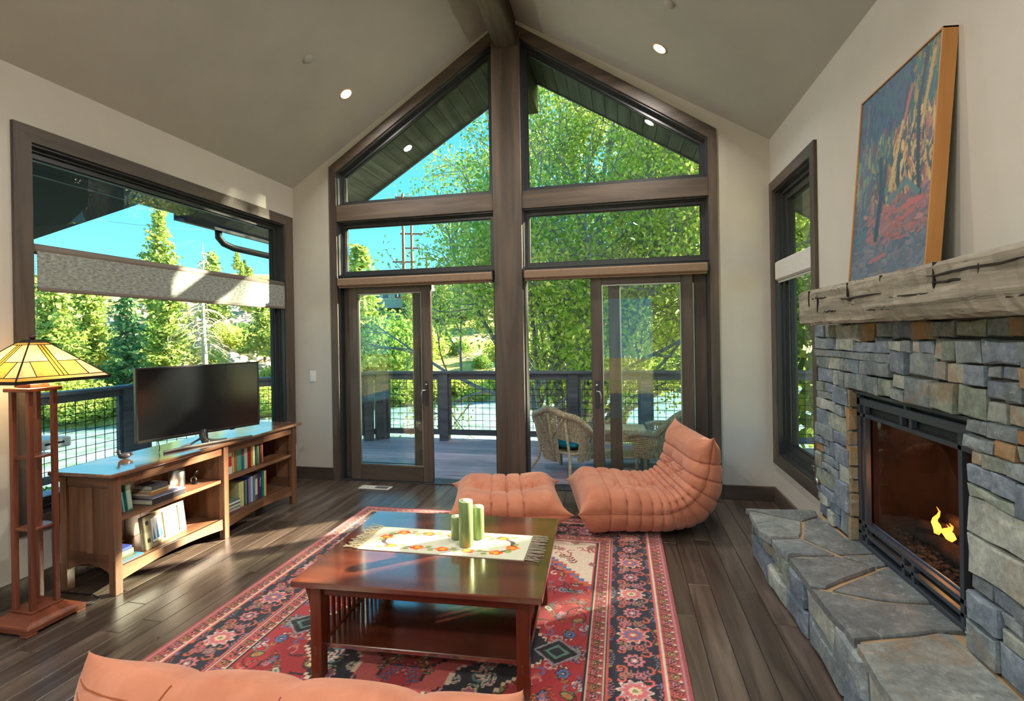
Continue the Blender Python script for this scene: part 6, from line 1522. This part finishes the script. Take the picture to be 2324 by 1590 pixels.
for k in range(92):
    e_ = -44+92*k/91+sg.normal(0, 0.4); d = 37.8+1.2*math.sin(e_*0.11)+0.6*math.sin(e_*0.31)+sg.uniform(0, 1.6); x, y = de(d, e_); shrub(int(sg.choice([0, 0, 1])), x, y, sg.uniform(0.9, 1.5), 'yellow green willow shrub lining the far river bank', 'far bank willows')
for k in range(90):
    e_ = sg.uniform(-48, 52); d = sg.uniform(41.5, 60); x, y = de(d, e_); shrub(int(sg.choice([0, 1, 2, 3])), x, y, sg.uniform(0.8, 1.9), 'rounded green bush on the slope above the willows', 'hillside bushes')
for u, r, s, lb in ((905, 43, 2.6, 'dark rounded tree behind the glass of the left door'), (880, 46, 2.3, 'lighter rounded tree left of the utility poles'), (945, 48, 2.0, 'bushy tree under the utility poles'), (1310, 44, 1.9, 'shaded bush behind the cottonwood trunks')):
    x, y = at_px(u, r); shrub(3 if 'dark' in lb or 'shaded' in lb else 1, x, y, s, lb, None, 1.3)
for k in range(30):
    d = sg.uniform(11, 16.5); e_ = sg.uniform(-15, 14); x, y = de(d, e_)
    if y < 7.9 and x > -7: continue
    shrub(int(sg.choice([1, 3])), x, y, sg.uniform(0.6, 1.0), 'leafy bush on the near river bank below the deck', 'near bank bushes')
for (x, y, s) in ((7.6, 8.5, 1.9), (6.7, 9.4, 1.9), (5.9, 10.3, 1.9), (5.0, 11.2, 1.9), (8.6, 7.4, 1.9), (8.1, 8.0, 1.8), (7.2, 9.0, 1.8), (6.3, 9.9, 1.8), (5.4, 10.8, 1.8)): shrub(3, x, y, s, 'unseen tall bush added beside the deck to block low sun', 'added sun screen bushes', (4.97-gz(x, y))/(1.9*s))  # unseen hedge added against low sun, tops cut to leave a gap
# talus rocks
g = np.random.default_rng(14); q = MB(); pr_ = random.Random(2)
for k in range(900):
    u = g.normal(570, 55) if k < 520 else g.uniform(60, 700); r = g.uniform(60, 74) if k < 520 else g.uniform(46, 80); x, y = at_px(u, r); z = gz(x, y); s = g.uniform(0.25, 0.8)
    q.ball((x, y, z+0.1), (s*g.uniform(0.7, 1.2), s, s*g.uniform(0.5, 0.9)), 6, 4)
M_rock = plain('pale_talus', S(214, 200, 180), S(170, 156, 138), 0.9, 2)
tag(q.build('talus_rocks', M_rock), 'pale broken rock slope on the hillside', 'rocks', None, 'stuff')
# utility poles
M_pole = plain('pole_wood', S(150, 96, 66), S(120, 74, 52), 0.8, 5)
def pole(u, r, top_px, label, arms):
    x, y = at_px(u, r); z0 = gz(x, y); dep = r*math.cos(math.atan((u-1162)/FPX)); zt_ = 1.5+(765-top_px)/FPX*dep
    t = thing('utility_pole', label, 'pole', (x, y, z0-0.2), -YAW*0+R(20)); H = zt_-z0; MB().tube([(0, 0, 0), (0, 0, H)], [0.22, 0.15], 10).build('pole_shaft', M_pole, t, True)
    for h, L in arms: MB().box(-L, L, -0.06, 0.06, H-h-0.09, H-h+0.09, 0.01).build('cross_arm', M_pole, t)
    for h, L in arms:
        for s in (-0.9, 0.9): MB().lathe([(0.05, 0), (0.09, 0.08), (0.05, 0.2), (0.08, 0.3), (0.03, 0.36)], 8, (s*L, 0, H-h+0.09)).build('insulator', M_gw, t, True)
    return t, H
pole(919, 62, 436, 'left brown utility pole with a side arm on the hill', [(0.4, 0.9), (8.2, 1.3), (12.5, 0.9)])
pole(938, 64, 505, 'right brown utility pole with cross arms on the hill', [(1.2, 1.4), (3.0, 1.1)])
pole(972, 78, 575, 'farther short utility pole behind the cottonwood leaves', [(0.6, 1.0)])
wr_ = MB()
A0 = at_px(-260, 70); B0 = at_px(925, 63)
M_line = mat('power_wire', S(150, 160, 170), 0.5)
for k, (za, zb) in enumerate(((18.5, 19.2), (17.0, 17.6), (15.6, 15.6), (17.7, 18.3))):
    pts = []
    for j in range(25):
        f = j/24; pts.append((A0[0]+(B0[0]-A0[0])*f, A0[1]+(B0[1]-A0[1])*f+k*0.5, za+(zb-za)*f-2.2*math.sin(math.pi*f)))
    tag(MB().tube(pts, 0.018, 4, False).build('power_line', M_line), ('topmost power line sagging across the sky', 'third power line down across the sky', 'lowest power line across the sky', 'second power line down across the sky')[k], 'cable', 'power lines')
# houses on the ridge
def house(u, r, w, d, h, label, wall, roof):
    x, y = at_px(u, r); z = gz(x, y); t = thing('hill_house', label, 'house', (x, y, z-0.3), R(15)); mw = mat('house_wall', S(*wall), 0.9); mr = mat('house_roof', S(*roof), 0.9)
    MB().box(-w, w, -d, d, 0, h, 0.02).build('house_wall', mw, t); MB().prism([(-d-0.4, h), (d+0.4, h), (0, h+1.6)], 'x', -w-0.4, w+0.4).build('house_roof', mr, t)
    for k in range(4):
        xx = -w+(2*w)*(k+0.5)/4; wn_ = MB().box(xx-0.45, xx+0.45, -d-0.05, -d+0.02, h*0.35, h*0.75, 0.01).build('window', M_white, t); MB().box(xx-0.37, xx+0.37, -d-0.07, -d-0.05, h*0.39, h*0.71).build('window_pane', mat('house_glass', S(70, 90, 110), 0.2), wn_)
house(1012, 70, 5.0, 3.5, 3.0, 'tan house with a brown roof on the ridge beyond the river', (214, 196, 180), (176, 150, 138)); house(925, 73, 3.2, 3.0, 3.4, 'grey house behind the utility poles on the ridge', (170, 190, 186), (150, 150, 150))
# ------------------------------------------------------------------ lamps in the ceiling
can(-2.442, 4.227, 'lit recessed light in the left ceiling slope near the gable', 16)
can(0.349, 4.201, 'lit recessed light in the right ceiling slope near the gable', 16)
for y, pl in ((1.6, 'above the sofa'), (-0.9, 'behind the sofa'), (-2.6, 'by the rear wall')):  # unseen cans added as fill light for the room
    for x, s in ((-2.44, 'left'), (0.35, 'right')):
        can(x, y, 'unseen fill light added in the %s ceiling slope %s' % (s, pl), 16)
for x, y, s in ((-2.433, 3.637, 'left'), (0.37, 3.624, 'right')):
    p, a = on_ceiling(x, y)
    t = tag(MB().lathe([(0.04, 0.002), (0.04, -0.006), (0.036, -0.010)], 20).build('sprinkler_cover', M_ceil, None, True), 'small round cover plate in the %s ceiling slope' % s, 'cover')
    t.location = p; t.rotation_euler = (0, -a, 0)
